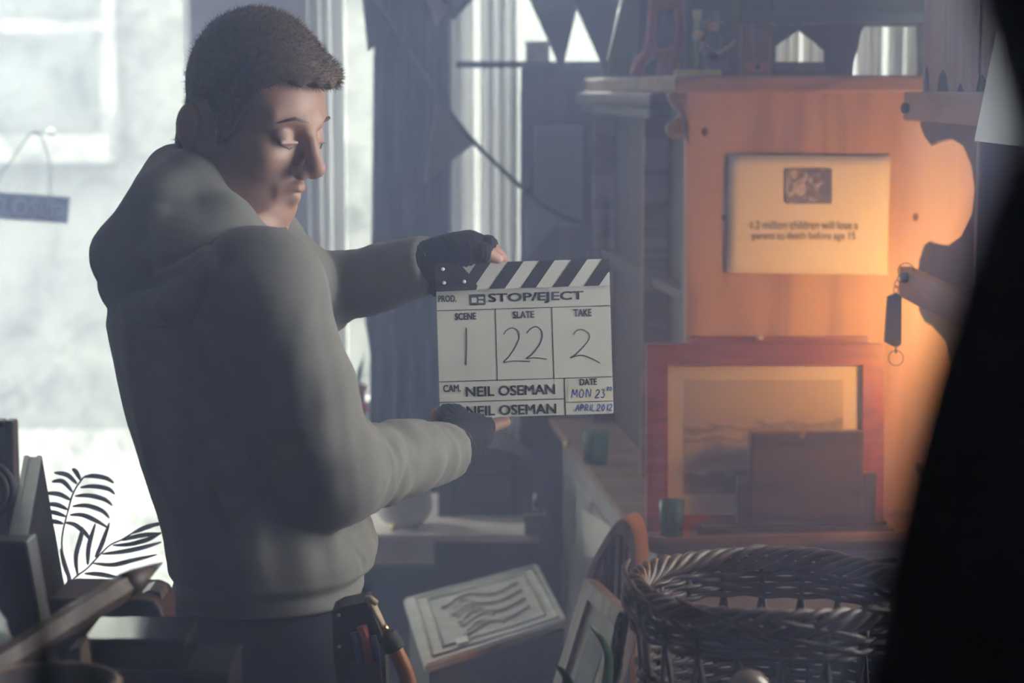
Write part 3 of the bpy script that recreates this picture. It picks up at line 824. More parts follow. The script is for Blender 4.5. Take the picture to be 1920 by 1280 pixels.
# ================================================================== DRESSER (side panel towards the camera, front facing left)
TH = math.radians(6.0)
dxv = Vector((math.cos(TH), math.sin(TH), 0)); dyv = Vector((-math.sin(TH), math.cos(TH), 0))
DO = W(1287, 1000, 3.80); DO.z = 0
ZCT = 0.822                                        # counter top
ZCR0, ZCR1 = WZ(174, 3.8), WZ(141, 3.8)            # crown
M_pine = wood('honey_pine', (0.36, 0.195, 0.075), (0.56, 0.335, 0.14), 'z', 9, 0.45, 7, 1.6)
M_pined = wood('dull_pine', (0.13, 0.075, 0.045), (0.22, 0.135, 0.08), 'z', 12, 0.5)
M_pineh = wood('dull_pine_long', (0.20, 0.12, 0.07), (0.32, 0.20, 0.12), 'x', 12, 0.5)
M_dwood = wood('dark_stained_wood', (0.035, 0.024, 0.018), (0.075, 0.05, 0.036), 'z', 14, 0.4)
M_dwoodh = wood('dark_stained_wood_long', (0.05, 0.033, 0.024), (0.11, 0.075, 0.05), 'x', 14, 0.35)
M_pale = plain('pale_worn_paint', (0.36, 0.355, 0.36), 0.7, 0.14, 9)
M_knot = plain('pine_knot', (0.13, 0.055, 0.025), 0.5, 0.3, 150)
dres = thing('pine_dresser', 'tall honey pine dresser with scalloped side panel and wide counter', 'dresser', DO)
def D(x, y, z): return dxv * x + dyv * y + UP * z          # offset from DO
def dbox(name, lo, hi, mat, parent=None, bevel=.003):
    b_ = boxbm(lo, hi, bevel)
    for v in b_.verts: v.co = D(*v.co)
    return bmobj(name, b_, mat, parent if parent is not None else dres)
def dpx(u, v, ly=0.0):
    p = onplane(u, v, DO + dyv * ly, dyv) - DO
    return (p.dot(dxv), p.z)
# scalloped side panel
out_px = [(1287, 172), (1722, 172), (1726, 236), (1733, 256), (1747, 274), (1766, 265), (1786, 261), (1806, 274), (1821, 308), (1828, 355), (1823, 402), (1803, 443), (1778, 460), (1758, 457)]
out_px += [(1745, 451), (1733, 459), (1723, 488), (1719, 540), (1723, 582), (1734, 604), (1748, 611), (1775, 640), (1790, 700), (1795, 1008), (1287, 1000)]
pts = [dpx(u, v) for u, v in out_px]
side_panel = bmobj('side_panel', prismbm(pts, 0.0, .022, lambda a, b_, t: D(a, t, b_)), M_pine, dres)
for (u, v, r) in ((1717, 407, .0062), (1322, 247, .007), (1357, 408, .005)):
    a, c = dpx(u, v)
    b_ = lathebm([(r, 0), (r * .8, .0014), (r * .01, .0016)], segs=14)
    for q in b_.verts: q.co = D(a + q.co.x * .9, -q.co.z, c + q.co.y * 1.2)
    bmobj('knot', b_, M_knot, side_panel, True)
LEN = 1.12
# hutch front (facing left): uprights proud of recessed dark backs, doors
dbox('back_board', (.03, .03, ZCT), (.05, LEN, ZCR0), M_dwood)
for yy in (0.38, LEN - .03):
    dbox('upright', (-.022, yy, ZCT), (.045, yy + .024, ZCR0 - .005), M_pineh)
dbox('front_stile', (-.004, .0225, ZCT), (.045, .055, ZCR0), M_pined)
dbox('shelf', (-.005, .055, 1.22), (.04, .38, 1.242), M_dwood); dbox('shelf', (-.005, .404, 1.22), (.04, LEN - .03, 1.242), M_dwood)
dbox('top_board', (.0, .022, ZCR0 - .02), (.52, LEN, ZCR0), M_dwood)
dbox('added_dark_board', (.40, .50, ZCT), (.93, .515, ZCR0 - .02), M_dwood)  # added dark board, stands for the shade behind the scalloped edge
# crown, in steps
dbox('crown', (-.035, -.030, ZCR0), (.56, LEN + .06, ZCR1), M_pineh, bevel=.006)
dbox('crown_moulding', (-.060, .10, ZCR0 - .025), (.0, LEN + .02, ZCR0), M_dwoodh, bevel=.006)
dbox('crown_moulding', (-.045, .20, ZCR0 - .05), (.0, LEN, ZCR0 - .025), M_dwoodh, bevel=.006)
# carved scroll bracket under the crown corner
cb = [(-.002, ZCR0), (-.040, ZCR0 - .002), (-.034, ZCR0 - .022), (-.020, ZCR0 - .038), (-.030, ZCR0 - .050), (-.042, ZCR0 - .060), (-.040, ZCR0 - .076), (-.026, ZCR0 - .084), (-.012, ZCR0 - .078), (-.002, ZCR0 - .105)]
cbp = [(p.x, p.y) for p in catmull([Vector((*c, 0)) for c in cb], 4)]
crb = bmobj('bracket', prismbm(cbp, .0, .03, lambda a, b_, t: D(a, t, b_)), M_pineh, dres)
spi = []
for k in range(26):
    a = k / 25 * 3.6 * math.pi; r = .003 + .011 * k / 25
    spi.append(D(-.027 + r * math.cos(a), -.003, ZCR0 - .066 + r * math.sin(a)))
tube('scroll', spi, .0030, M_pineh, crb, 6)
tube('scroll', [D(-.036, -.003, ZCR0 - .006), D(-.022, -.004, ZCR0 - .018), D(-.012, -.003, ZCR0 - .036), D(-.006, -.003, ZCR0 - .06), D(-.004, -.003, ZCR0 - .09)], [.004, .0045, .004, .003, .002], M_pineh, crb, 6)
# base cabinet and counter
bx0 = (W(1206, 1010, 3.6) - DO).dot(dxv); by0 = (W(1206, 1010, 3.6) - DO).dot(dyv)
dbox('base_cabinet', (bx0 + .03, by0 + .03, 0), (.62, LEN + .02, ZCT - .03), M_pale)
cr = .05
o2 = [(bx0 + cr - cr * math.cos(a), by0 + cr - cr * math.sin(a)) for a in [math.pi / 2 * k / 6 for k in range(7)]] + [(.64, by0), (.64, LEN + .06), (bx0, LEN + .06)]
def slab(z0, z1, inset, mat, name, par=dres):
    cx = sum(p[0] for p in o2) / len(o2); 
    q = [(p[0] + inset if p[0] < .3 else p[0], p[1] + (inset if p[1] < .3 else 0)) for p in o2]
    return bmobj(name, prismbm(q, z0, z1, lambda a, b_, t: D(a, b_, t)), mat, par)
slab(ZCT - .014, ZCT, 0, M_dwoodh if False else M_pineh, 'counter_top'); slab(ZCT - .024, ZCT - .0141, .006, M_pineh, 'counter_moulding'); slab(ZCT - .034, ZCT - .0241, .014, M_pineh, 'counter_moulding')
dbox('plinth', (bx0 + .015, by0 + .015, 0), (.63, LEN + .03, .08), M_pale)
for k in range(3):
    y0 = by0 + .10 + k * .36
    dr = dbox('door', (bx0 + .022, y0, .14), (bx0 + .034, y0 + .33, ZCT - .10), M_pale)
    b_ = lathebm([(.004, 0), (.004, .012), (.011, .016), (.012, .022), (.007, .028), (.0005, .029)], segs=12)
    for q in b_.verts: q.co = D(bx0 + .022 - q.co.z, y0 + .05 + q.co.x, .45 + q.co.y)
    bmobj('knob', b_, M_dwood, dr, True)
box_card = [W(1097, 962, 4.05), W(1146, 985, 3.86), W(1146, 1040, 3.86), W(1097, 1045, 4.05)]
def onfront(u, v, off=.0):
    return onplane(u, v, DO + dxv * (bx0 + .022 - off), dxv)
q = [onfront(u, v, .001) for u, v in ((1092, 955), (1146, 985), (1150, 1050), (1098, 1042))]
M_paper = plain('white_paper', (0.66, 0.645, 0.60), 0.85, 0.05, 8)
card = meshobj('paper_card', [p - q[0] for p in q] + [p - q[0] - dxv * .002 for p in q], [(0, 1, 2, 3), (7, 6, 5, 4), (0, 4, 5, 1), (1, 5, 6, 2), (2, 6, 7, 3), (3, 7, 4, 0)], M_paper)
card.location = q[0]; tag(card, 'plain white card stuck on the pale front of the dresser base', 'card')

# ------------------------------------------------------------------ notice on the panel
pp = [onplane(u, v, DO - dyv * .003, dyv) for u, v in ((1365, 290), (1669, 292), (1663, 515), (1360, 511))]
M_note = plain('notice_paper', (0.86, 0.84, 0.80), 0.85, 0.04, 6)
note = thing('paper_notice', 'white printed sheet with a cloud photograph pinned on the pine panel', 'notice', pp[3])
gv = []; NXg, NZg = 14, 10
for j in range(NZg + 1):
    for i in range(NXg + 1):
        a, c = i / NXg, j / NZg
        top = pp[0].lerp(pp[1], a); bot = pp[3].lerp(pp[2], a); p = bot.lerp(top, c)
        p = p - dyv * (.0015 + .0022 * math.sin(a * 5 + c * 2.5) ** 2 * (0.4 + abs(a - .5))) ; gv.append(p - pp[3])
gf = [(j * (NXg + 1) + i, j * (NXg + 1) + i + 1, (j + 1) * (NXg + 1) + i + 1, (j + 1) * (NXg + 1) + i) for j in range(NZg) for i in range(NXg)]
sheet = meshobj('sheet', gv, gf, M_note, note, True)
md = sheet.modifiers.new('thick', 'SOLIDIFY'); md.thickness = .0004; md.offset = 1
def nfn(x, y, h):   # photo pixels
    return onplane(x, y, DO - dyv * .0095, dyv) - pp[3]
M_grey_ink = plain('printer_ink', (0.13, 0.11, 0.12), 0.8)
def ntext(s, x0, x1, y0, y1):
    textmesh('printed_line', s, x0, x1, 0, 1, lambda x, t, h: nfn(x, y1 + (y0 - y1) * t, h), M_grey_ink, note, 0.004)
ntext('1.2 million children will lose a', 1408, 1609, 414, 430); ntext('parent to death before age 15', 1411, 1604, 435, 453)
# cloud photograph: procedural print
m, nt, bs = newmat('cloud_print')
tc = noisecoord(nt, (1, 1, 1)); n1 = N(nt, 'ShaderNodeTexNoise'); n1.inputs['Scale'].default_value = 44; n1.inputs['Detail'].default_value = 5; n1.inputs['Distortion'].default_value = .5
nt.links.new(tc.outputs[0], n1.inputs['Vector'])
r_ = ramp(nt, n1.outputs['Fac'], [(.38, (.11, .10, .17)), (.50, (.20, .18, .25)), (.57, (.62, .57, .55)), (.66, (.30, .27, .32))])
nt.links.new(r_.outputs[0], bs.inputs['Base Color']); bs.inputs['Roughness'].default_value = .8
pq = [nfn(u, v, 0) for u, v in ((1474, 317), (1560, 317), (1560, 382), (1474, 382))]
meshobj('cloud_picture', pq + [p + dyv * .001 for p in pq], [(0, 1, 2, 3), (7, 6, 5, 4)], m, note)

# ------------------------------------------------------------------ red framed print leaning on the panel
M_red = wood('red_stained_frame', (0.20, 0.042, 0.028), (0.30, 0.07, 0.045), 'x', 20, 0.35)
M_mat = plain('cream_mount', (0.62, 0.54, 0.42), 0.85, 0.03, 8)
def facing_frame(name, label, cat, px, ly, lean, wpx, mats, thick=.018, depth_pic=.006):
    """rectangle (u0,v0,u1,v1) standing on the dresser, leaning back by lean metres"""
    u0, v0, u1, v1 = px
    def P(u, v, h):
        t = (v1 - v) / (v1 - v0)
        p = onplane(u, v, DO + dyv * (ly + lean * t), dyv)
        return p - dyv * h
    org = P((u0 + u1) / 2, v1, 0)
    t = thing(name, label, cat, org)
    def rail(n, quad, h0, h1, mat, par=t):
        vs_ = [P(u, v, h0) - org for u, v in quad] + [P(u, v, h1) - org for u, v in quad]
        return meshobj(n, vs_, [(3, 2, 1, 0), (4, 5, 6, 7), (0, 1, 5, 4), (1, 2, 6, 5), (2, 3, 7, 6), (3, 0, 4, 7)], mat, par)
    w = wpx
    rail('frame_rail', [(u0, v0), (u1, v0), (u1 - w, v0 + w), (u0 + w, v0 + w)], 0, thick, mats[0])
    rail('frame_rail', [(u0, v1), (u0 + w, v1 - w), (u1 - w, v1 - w), (u1, v1)], 0, thick, mats[0])
    rail('frame_rail', [(u0, v0), (u0 + w, v0 + w), (u0 + w, v1 - w), (u0, v1)], 0, thick, mats[0])
    rail('frame_rail', [(u1 - w, v0 + w), (u1, v0), (u1, v1), (u1 - w, v1 - w)], 0, thick, mats[0])
    return t, rail, P, org
rf, rail, RP, rorg = facing_frame('framed_print', 'wide red wooden picture frame with an old sepia landscape print', 'picture frame', (1210, 643, 1652, 1002), -.115, .055, 39, (M_red,))
rail('mount', [(1240, 672), (1622, 672), (1622, 970), (1240, 970)], .002, .005, M_mat)
m, nt, bs = newmat('sepia_landscape_print')
tc = N(nt, 'ShaderNodeTexCoord'); sp = N(nt, 'ShaderNodeSeparateXYZ'); nt.links.new(tc.outputs['Generated'], sp.inputs[0])
mp = N(nt, 'ShaderNodeMapping'); mp.inputs['Scale'].default_value = (5, 5, 12); nt.links.new(tc.outputs['Generated'], mp.inputs['Vector'])
n1 = N(nt, 'ShaderNodeTexNoise'); n1.inputs['Scale'].default_value = 1.3; n1.inputs['Detail'].default_value = 6; nt.links.new(mp.outputs[0], n1.inputs['Vector'])
ma = N(nt, 'ShaderNodeMath', operation='MULTIPLY_ADD'); ma.inputs[1].default_value = .26; nt.links.new(n1.outputs['Fac'], ma.inputs[0]); nt.links.new(sp.outputs['Z'], ma.inputs[2])
r_ = ramp(nt, ma.outputs[0], [(.12, (.42, .35, .27)), (.22, (.16, .12, .10)), (.30, (.17, .13, .11)), (.36, (.44, .36, .28)), (.56, (.40, .33, .26)), (.615, (.22, .17, .14)), (.645, (.42, .34, .26)), (.72, (.20, .155, .125)), (.77, (.40, .32, .25)), (.95, (.45, .37, .28))])
nt.links.new(r_.outputs[0], bs.inputs['Base Color']); bs.inputs['Roughness'].default_value = .6
rail('print', [(1281, 711), (1579, 711), (1579, 925), (1281, 925)], .0052, .0062, m)
textmesh('print_caption', 'SILVERDALE', 1284, 1356, 0, 1, lambda x, t, h: RP(x, 898 - 18 * t, .0066) - rorg, M_grey_ink, rf, .01) if False else None
# a thinner dark frame standing behind it
bf, rail2, _, _ = facing_frame('slim_red_picture', 'dark red slim picture frame standing behind the wide red one', 'picture frame', (1292, 630, 1625, 1001), -.050, .030, 16, (M_red,), .010)
rail2('backing', [(1304, 642), (1613, 642), (1613, 990), (1304, 990)], .002, .004, M_dwood)
# small ornament on top of the frames
orn = lathe('shell_ornament', [(.0001, .010), (.006, .008), (.009, .003), (.008, 0)], (0, 0, 0), plain('pale_shell', (.5, .46, .4), .5), None, 14)
orn.location = onplane(1423, 633, DO + dyv * -.045, dyv); orn.location.z -= .003; tag(orn, 'tiny pale shell lying on top of the picture frames', 'ornament')

# stepped dark wooden casket in front of the print
cz = ZCT
def cas(u0, u1, v0, v1, ly0, ly1):
    a = onplane(u0, v1, DO + dyv * ly0, dyv) - DO; c = onplane(u1, v0, DO + dyv * ly0, dyv) - DO
    return (a.dot(dxv), ly0, a.z), (c.dot(dxv), ly1, c.z)
cask = thing('wooden_casket', 'dark brown stepped wooden casket standing in front of the framed print', 'casket', DO + D(.3, -.14, ZCT))
coff = D(.3, -.14, ZCT)
def cpart2(name, uv, ly0, ly1, mat, z0=None, bevel=.003):
    lo, hi = cas(*uv, ly0, ly1); lo = list(lo)
    if z0 is not None: lo[2] = z0
    b_ = boxbm(lo, hi, bevel)
    for v in b_.verts: v.co = D(*v.co) - coff
    return bmobj(name, b_, mat, cask)
M_cask = wood('casket_wood', (0.05, 0.035, 0.029), (0.085, 0.06, 0.05), 'x', 10, .28)
cpart2('lid_block', (1406, 1620, 808, 980), -.160, -.132, M_cask)
cpart2('shoulder', (1384, 1645, 886, 984), -.155, -.128, M_cask)
cpart2('base_moulding', (1322, 1665, 981, 989), -.172, -.125, M_dwoodh)
cpart2('plinth', (1309, 1680, 991, 1004), -.178, -.122, M_dwoodh, ZCT)
hs = cpart2('hasp', (1500, 1510, 808, 822), -.1625, -.159, plain('dull_brass', (.35, .24, .11), .35, metallic=.9))

# green glass tumblers
M_gglass = glassmat('green_glass', (0.62, 0.90, 0.80), .84)
M_gbase = plain('thick_green_glass_base', (0.03, 0.26, 0.15), 0.15)
def tumbler(label, loc, r, h):
    t = thing('glass_tumbler', label, 'glass', loc)
    lathe('cup', [(r * .86, 0), (r, h), (r - .0022, h), (r * .86 - .0022, .006)], (0, 0, 0), M_gglass, t, 28)
    lathe('base', [(r * .80, .0005), (r * .82, .009), (.0005, .009)], (0, 0, 0), M_gbase, t, 28)
    return t
gp = onplane(1259, 1003, Vector((0, 0, ZCT)), UP); 
tumbler('green glass tumbler in front of the red picture frame', gp, .0235, .064)
gp2 = onplane(1117, 868, Vector((0, 0, ZCT)), UP)
tumbler('green glass tumbler at the far end of the dresser counter', gp2, .030, .068)
gp3 = onplane(1063, 838, Vector((0, 0, ZCT)), UP)
bb = lathe('glint_knob', [(.0001, .014), (.006, .012), (.0085, .006), (.006, 0)], gp3, plain('polished_brass', (.85, .62, .3), .12, metallic=1), None, 14)  # added knob standing in for a warm dot of light
tag(bb, 'small polished knob added for a warm glint on the far corner of the counter', 'ornament')

# table lamp on the right end of the counter: the warm light on the panel
LX, LY = .555, -.14
lamp_w = Vector((.865, 3.50, .9695))
lamp = thing('table_lamp', 'brass table lamp with a glowing opal globe on the lower shelf board', 'lamp', lamp_w)
M_brass = plain('lamp_brass', (.5, .34, .14), .3, metallic=1)
lathe('lamp_base', [(.055, 0), (.055, .008), (.03, .02), (.010, .035), (.009, .155), (.016, .17), (.020, .185), (.0001, .185)], (0, 0, 0), M_brass, lamp, 24)
m, nt, bs = newmat('glowing_opal_glass')
bs.inputs['Base Color'].default_value = (.9, .8, .6, 1); bs.inputs['Emission Color'].default_value = (1.0, .50, .135, 1); bs.inputs['Emission Strength'].default_value = 52.0
M_globe = m
gl_z = .232
lathe('globe', [(.0001, gl_z - .05)] + [(.05 * math.sin(math.pi * k / 14), gl_z - .05 * math.cos(math.pi * k / 14)) for k in range(1, 14)] + [(.0001, gl_z + .05)], (0, 0, 0), M_globe, lamp, 24)

# ================================================================== SHELF UNIT on the right
M_shelf = wood('brown_shelf_pine', (0.24, 0.115, 0.050), (0.34, 0.175, 0.08), 'y', 12, .45)
M_shelfv = wood('brown_shelf_pine_upright', (0.20, 0.105, 0.055), (0.28, 0.155, 0.085), 'z', 12, .5)
SX0, SX1, SY0, SY1 = .664, .95, 2.78, 3.5
su = thing('pine_shelf_unit', 'brown pine shelf unit with peg rails along the right side', 'shelf unit', (SX1, 3.1, 0))
def sbox(name, lo, hi, mat, par=su, bevel=.003):
    o = (SX1, 3.1, 0)
    return box(name, [a - c for a, c in zip(lo, o)], [a - c for a, c in zip(hi, o)], mat, par, bevel)
sbox('back_panel', (SX1 - .02, SY0, .0), (SX1, SY1 - .05, 2.2), M_dwood)
for (z0, z1) in ((1.569, 1.617), (1.268, 1.320)):
    sbox('rail', (SX0, SY0, z0), (SX0 + .022, SY1, z1), M_shelf)
    sbox('shelf', (SX0 + .022, SY0, z0 + .004), (SX1 - .02, SY1 - .06, z0 + .022), M_shelf)
for z0 in (.95, .6, .25):
    sbox('shelf', (SX0 + .05, SY0, z0), (SX1 - .02, SY1 + .06, z0 + .02), M_shelf)
for yy in (SY0, 3.05):
    sbox('upright', (SX0 + .03, yy, 0), (SX1 - .02, yy + .025, 2.2), M_shelfv)
# upright front board above the upper rail; black arches stand for pigeon hole shade
fx = SX0 + .030
brd = [(SY1 - .01, 1.617), (SY1 - .01, 1.90), (SY0, 1.90), (SY0, 1.617)]
fb = bmobj('front_board', prismbm(brd, fx, fx + .015, lambda a, b_, t: Vector((t - SX1, a - 3.1, b_))), M_shelfv, su)
for (u0, u1, vt) in ((1733, 1741, 122), (1757, 1777, 130), (1793, 1807, 156), (1830, 1852, 140), (1870, 1885, 135)):
    pl = [onplane(u, v, Vector((fx - .001, 0, 0)), Vector((1, 0, 0))) for u, v in ((u0, 176), (u1, 177), (u1 - (u1 - u0) * .2, vt + 12), ((u0 + u1) / 2, vt), (u0 + (u1 - u0) * .2, vt + 12))]
    pl[0].z = pl[1].z = 1.6175
    bmobj('hole_shade_arch', prismbm([(p.y, p.z) for p in pl], fx - .0012, fx + .004, lambda a, b_, t: Vector((t - SX1, a - 3.1, b_))), M_black, fb)
# pegs
M_peg = plain('black_peg', (.02, .018, .018), .4)
for (u, v) in ((1703, 203), (1702, 520)):
    c = onplane(u, v, Vector((SX0, 0, 0)), Vector((1, 0, 0)))
    b_ = lathebm([(.0075, 0), (.009, .003), (.009, .009), (.006, .012), (.0003, .013)], segs=14)
    for q in b_.verts: q.co = Vector((-q.co.z, q.co.x, q.co.y)) + c - Vector((SX1, 3.1, 0))
    bmobj('peg', b_, M_peg, su, True)
pegc = onplane(1702, 520, Vector((SX0, 0, 0)), Vector((1, 0, 0)))
# key fob hanging from the lower peg
kf = thing('key_fob', 'black rectangular key fob with rings hanging from the lower peg', 'key ring', pegc + Vector((-.016, 0, 0)))
YK = pegc.y - .012
def K(u, v): return W(u, v, YK) - kf.location
tube('split_ring', [K(1699 + 15 * math.cos(a), 508 + 15 * math.sin(a)) for a in [2 * math.pi * k / 24 for k in range(24)]], .0011, M_peg, kf, 6, True)
for k, (u, v) in enumerate(((1688, 522), (1682, 532), (1680, 543))):
    tube('chain_link', [K(u + 5 * math.cos(a), v + 7 * math.sin(a)) + Vector((0, .002 * math.sin(a + k), 0)) for a in [2 * math.pi * j / 12 for j in range(12)]], .0010, M_peg, kf, 5, True)
fobp = [K(u, v) for u, v in ((1665, 556), (1682, 549), (1691, 556), (1690, 645), (1681, 652), (1672, 648), (1659, 641))]
bmobj('fob', prismbm([(p.x, p.z) for p in fobp], 0, .010, lambda a, b_, t: Vector((a, K(1680, 600).y + t, b_))), plain('black_fob_leather', (.015, .014, .015), .45), kf)
tube('shackle', [K(1680, 648), K(1680, 662)], .002, M_peg, kf, 6)
tube('split_ring', [K(1680 + 14 * math.cos(a), 671 + 14 * math.sin(a)) for a in [2 * math.pi * k / 24 for k in range(24)]], .0010, M_peg, kf, 6, True)
# white paper hanging from the upper rail
YP = 2.7785
pq = [W(u, v, YP + dy) for u, v, dy in ((1868, 60, .0), (1990, 70, 0), (1980, 282, 0), (1827, 264, 0))]
hp_ = meshobj('hanging_paper', [p - pq[0] for p in pq] + [p - pq[0] + Vector((0, .001, 0)) for p in pq], [(0, 1, 2, 3), (7, 6, 5, 4), (0, 4, 5, 1), (1, 5, 6, 2), (2, 6, 7, 3), (3, 7, 4, 0)], plain('grey_white_paper', (.17, .175, .17), .8, .04))
hp_.location = pq[0]; tag(hp_, 'blank pale sheet of paper hanging from the shelf rail', 'paper')

# ================================================================== DARK FOREGROUND SHAPE of unknown kind, built as a black drape
M_drape = cloth('black_drape_cloth', (.006, .005, .0055), .3, 40, .2, 1.0, 0.0)
YD = 0.50
edge = [(1790, -11950), (1790, -6000), (1790, -3000), (1795, -1500), (1800, -180), (1812, -60), (1822, 0), (1858, 120), (1888, 250), (1868, 330), (1828, 430), (1780, 560), (1728, 720), (1680, 900), (1636, 1100), (1602, 1280), (1575, 1500)]
ed = catmull([Vector((u, v, 0)) for u, v in edge], 4)
dv_, df_ = [], []; nc = 22
for p in ed:
    L0 = W(p.x, p.y, YD)
    for k in range(nc + 1):
        t = k / nc
        dv_.append(Vector((L0.x + .115 * t, YD + .008 * math.sin(t * 16 + L0.z * 4) + .04 * t, L0.z)))
# continue to the floor
for zz in (1.2, .8, .4, .012):
    for k in range(nc + 1):
        t = k / nc
        dv_.append(Vector((.075 + .13 * t, YD + .010 * math.sin(t * 16 + zz * 4) + .04 * t, zz)))
nr = len(ed) + 4
for r in range(nr - 1):
    for k in range(nc):
        a = r * (nc + 1) + k; df_.append((a, a + 1, a + nc + 2, a + nc + 1))
drape = meshobj('black_drape', dv_, df_, M_drape, None, True)
md = drape.modifiers.new('thick', 'SOLIDIFY'); md.thickness = .004
tag(drape, 'unidentified dark foreground shape built as a black cloth drape beside the camera, out of focus', 'drape')

# ================================================================== helpers for cluttered things
def hexa(name, P8, mat, parent=None, org=None, bevel=0.0):
    o = Vector(org) if org is not None else Vector((0, 0, 0))
    b_ = bmesh.new(); vv = [b_.verts.new(Vector(p) - o) for p in P8]
    for f in ((3, 2, 1, 0), (4, 5, 6, 7), (0, 1, 5, 4), (1, 2, 6, 5), (2, 3, 7, 6), (3, 0, 4, 7)):
        b_.faces.new([vv[i] for i in f])
    if bevel: bmesh.ops.bevel(b_, geom=list(b_.edges), offset=bevel, segments=2, affect='EDGES')
    return bmobj(name, b_, mat, parent)
def pxprism(name, px, Y, depth, mat, parent=None, org=None, shift=(0, 0)):
    o = Vector(org) if org is not None else Vector((0, 0, 0))
    base = [W(u, v, Y) for u, v in px]
    return bmobj(name, prismbm([(p.x, p.z) for p in base], 0, depth, lambda a, b_, t: Vector((a + shift[0] * t, Y + t, b_ + shift[1] * t)) - o), mat, parent)
def at(o, p): o.location = p; return o
def dropto(o, p, label, cat, group=None):
    o.location = p; return tag(o, label, cat, group)

# ================================================================== ON TOP OF THE DRESSER
ZT = ZCR1
def ontop(u, ly):      # point on the crown top at dresser depth ly under column u
    p = onplane(u, 150, DO + dyv * ly, dyv); p.z = ZT; return p
M_bk = plain('grey_green_board', (.26, .29, .27), .7, .1, 8)
Yb = 4.35
bo = W(1158, 137, Yb); bo.z = ZT
brd = thing('signboard', 'grey green framed panel leaning at the end of the dresser top', 'panel', bo)
bz = lambda u, v, dy=0: W(u, v, Yb + dy) - bo
q0 = [bz(1137, 137), bz(1186, 137), bz(1232, -60, .06), bz(1183, -60, .06)]
for p in q0[:2]: p.z = 0
hexa('board', [q0[0], q0[1], q0[2], q0[3]] + [p + Vector((0, .012, 0)) for p in q0], M_bk, brd)
tube('edge_strip', [q0[1] + Vector((0, -.003, .004)), q0[2] + Vector((0, -.003, 0))], .006, plain('tan_edge', (.34, .28, .2), .6), brd, 6)
tube('edge_strip', [q0[0] + Vector((0, -.003, .004)), q0[3] + Vector((0, -.003, 0))], .005, plain('tan_edge', (.34, .28, .2), .6), brd, 6)

# red flared wooden stand
M_redw = plain('dusty_red_paint', (.42, .09, .09), .5, .15, 20)
rs_o = ontop(1238, .25)
Yr = rs_o.y
rs = thing('red_candle_stand', 'dusty red wooden stand with two flared legs on the dresser', 'stand', rs_o)
R_ = lambda u, v: W(u, v, Yr) - rs_o
def leg(pts, r):
    p = [R_(u, v) for u, v in pts]; p[0].z = 0.002
    return tube('leg', catmull(p, 4), r if not hasattr(r, '__len__') else [r[0] + (r[1] - r[0]) * k / (4 * (len(pts) - 1)) for k in range(4 * (len(pts) - 1) + 1)], M_redw, rs, 8)
leg([(1194, 139), (1200, 118), (1216, 100), (1222, 70), (1224, 30), (1228, -20)], (.014, .009)); leg([(1262, 139), (1262, 118), (1268, 96), (1276, 70), (1274, 30), (1268, -20)], (.014, .009))
leg([(1240, 139), (1244, 115), (1250, 102)], (.011, .008))
tube('crossbar', [R_(1220, 96), R_(1245, 102), R_(1272, 92)], .010, M_redw, rs, 8)
tube('crossbar', [R_(1222, 12), R_(1272, 6)], .012, M_redw, rs, 8)
pxprism('panel', [(1222, 96), (1226, 14), (1270, 10), (1276, 92)], Yr + .006, .008, plain('dark_plum_panel', (.10, .05, .07), .6), rs, rs_o)

# dark panel added behind the figurine to cover the bright wall
pb_ = ontop(1330, .46); dpn = thing('dark_backdrop', 'big dark backdrop panel added behind the figurine on the dresser', 'picture', pb_)
a0 = W(1196, 100, pb_.y) - pb_; a1 = W(1402, 100, pb_.y) - pb_
box('canvas', (a0.x, 0, 0), (a1.x, .02, .34), plain('dark_grey_backdrop', (.07, .07, .075), .8, .25, 9), dpn); box('batten', (a0.x + .075, -.006, 0), (a0.x + .098, 0, .34), M_pined, dpn)
# figurine reading a newspaper under a lamp post
fo = ontop(1318, .20); Yf_ = fo.y
fg = thing('reading_figurine', 'painted figurine of a seated man in a grey hat reading under a green lamp post', 'figurine', fo)
Fp = lambda u, v, d=0: W(u, v, Yf_ + d) - fo
Mf = lambda n, c: plain('figurine_' + n, c, .4, .1, 60)
a0, a1 = Fp(1265, 139), Fp(1350, 139)
hexa('base', [(a0.x, -.03, 0), (a1.x, -.03, 0), (a1.x, .03, 0), (a0.x, .03, 0), (a0.x, -.03, .012), (a1.x, -.03, .012), (a1.x, .03, .012), (a0.x, .03, .012)], Mf('yellow', (.75, .72, .16)), fg, bevel=.002)
pp_ = Fp(1306, 130, .008); tp_ = Fp(1306, 40, .008)
tube('lamp_post', [Vector((pp_.x, pp_.y, .008)), tp_], .006, Mf('green', (.42, .60, .30)), fg, 10)
hexa('lantern', [tp_ + Vector(c) for c in ((-.007, -.007, 0), (.007, -.007, 0), (.007, .007, 0), (-.007, .007, 0), (-.010, -.010, .022), (.010, -.010, .022), (.010, .010, .022), (-.010, .010, .022))], Mf('cream', (.9, .82, .6)), fg, bevel=.002)
fs = SDF(axis_pts([(-.06, .06, .0022)]), axis_pts([(-.05, .05, .0022)]), axis_pts([(0, .16, .0022)]))
hp1 = Fp(1336, 98); sh1 = Fp(1338, 70)
fs.cone(hp1, sh1, .017, .015, .01)
for d_ in (-.011, .011):
    kn = Fp(1318, 100) + Vector((0, d_, 0)); ft = Vector((kn.x - .002, d_, .016))
    fs.cone(hp1 + Vector((0, d_, 0)), kn, .010, .008, .006); fs.cone(kn, ft, .0075, .006, .006); fs.cone(ft, ft + Vector((-.010, 0, -.002)), .0055, .005, .004)
    fs.cone(sh1 + Vector((0, d_ * 1.3, -.004)), Fp(1322, 82) + Vector((0, d_, 0)), .007, .005, .006)
V, F = fs.mesh(); npmesh('suit', V, F, Mf('navy', (.07, .08, .10)), fg)
hd_ = Fp(1337, 50)
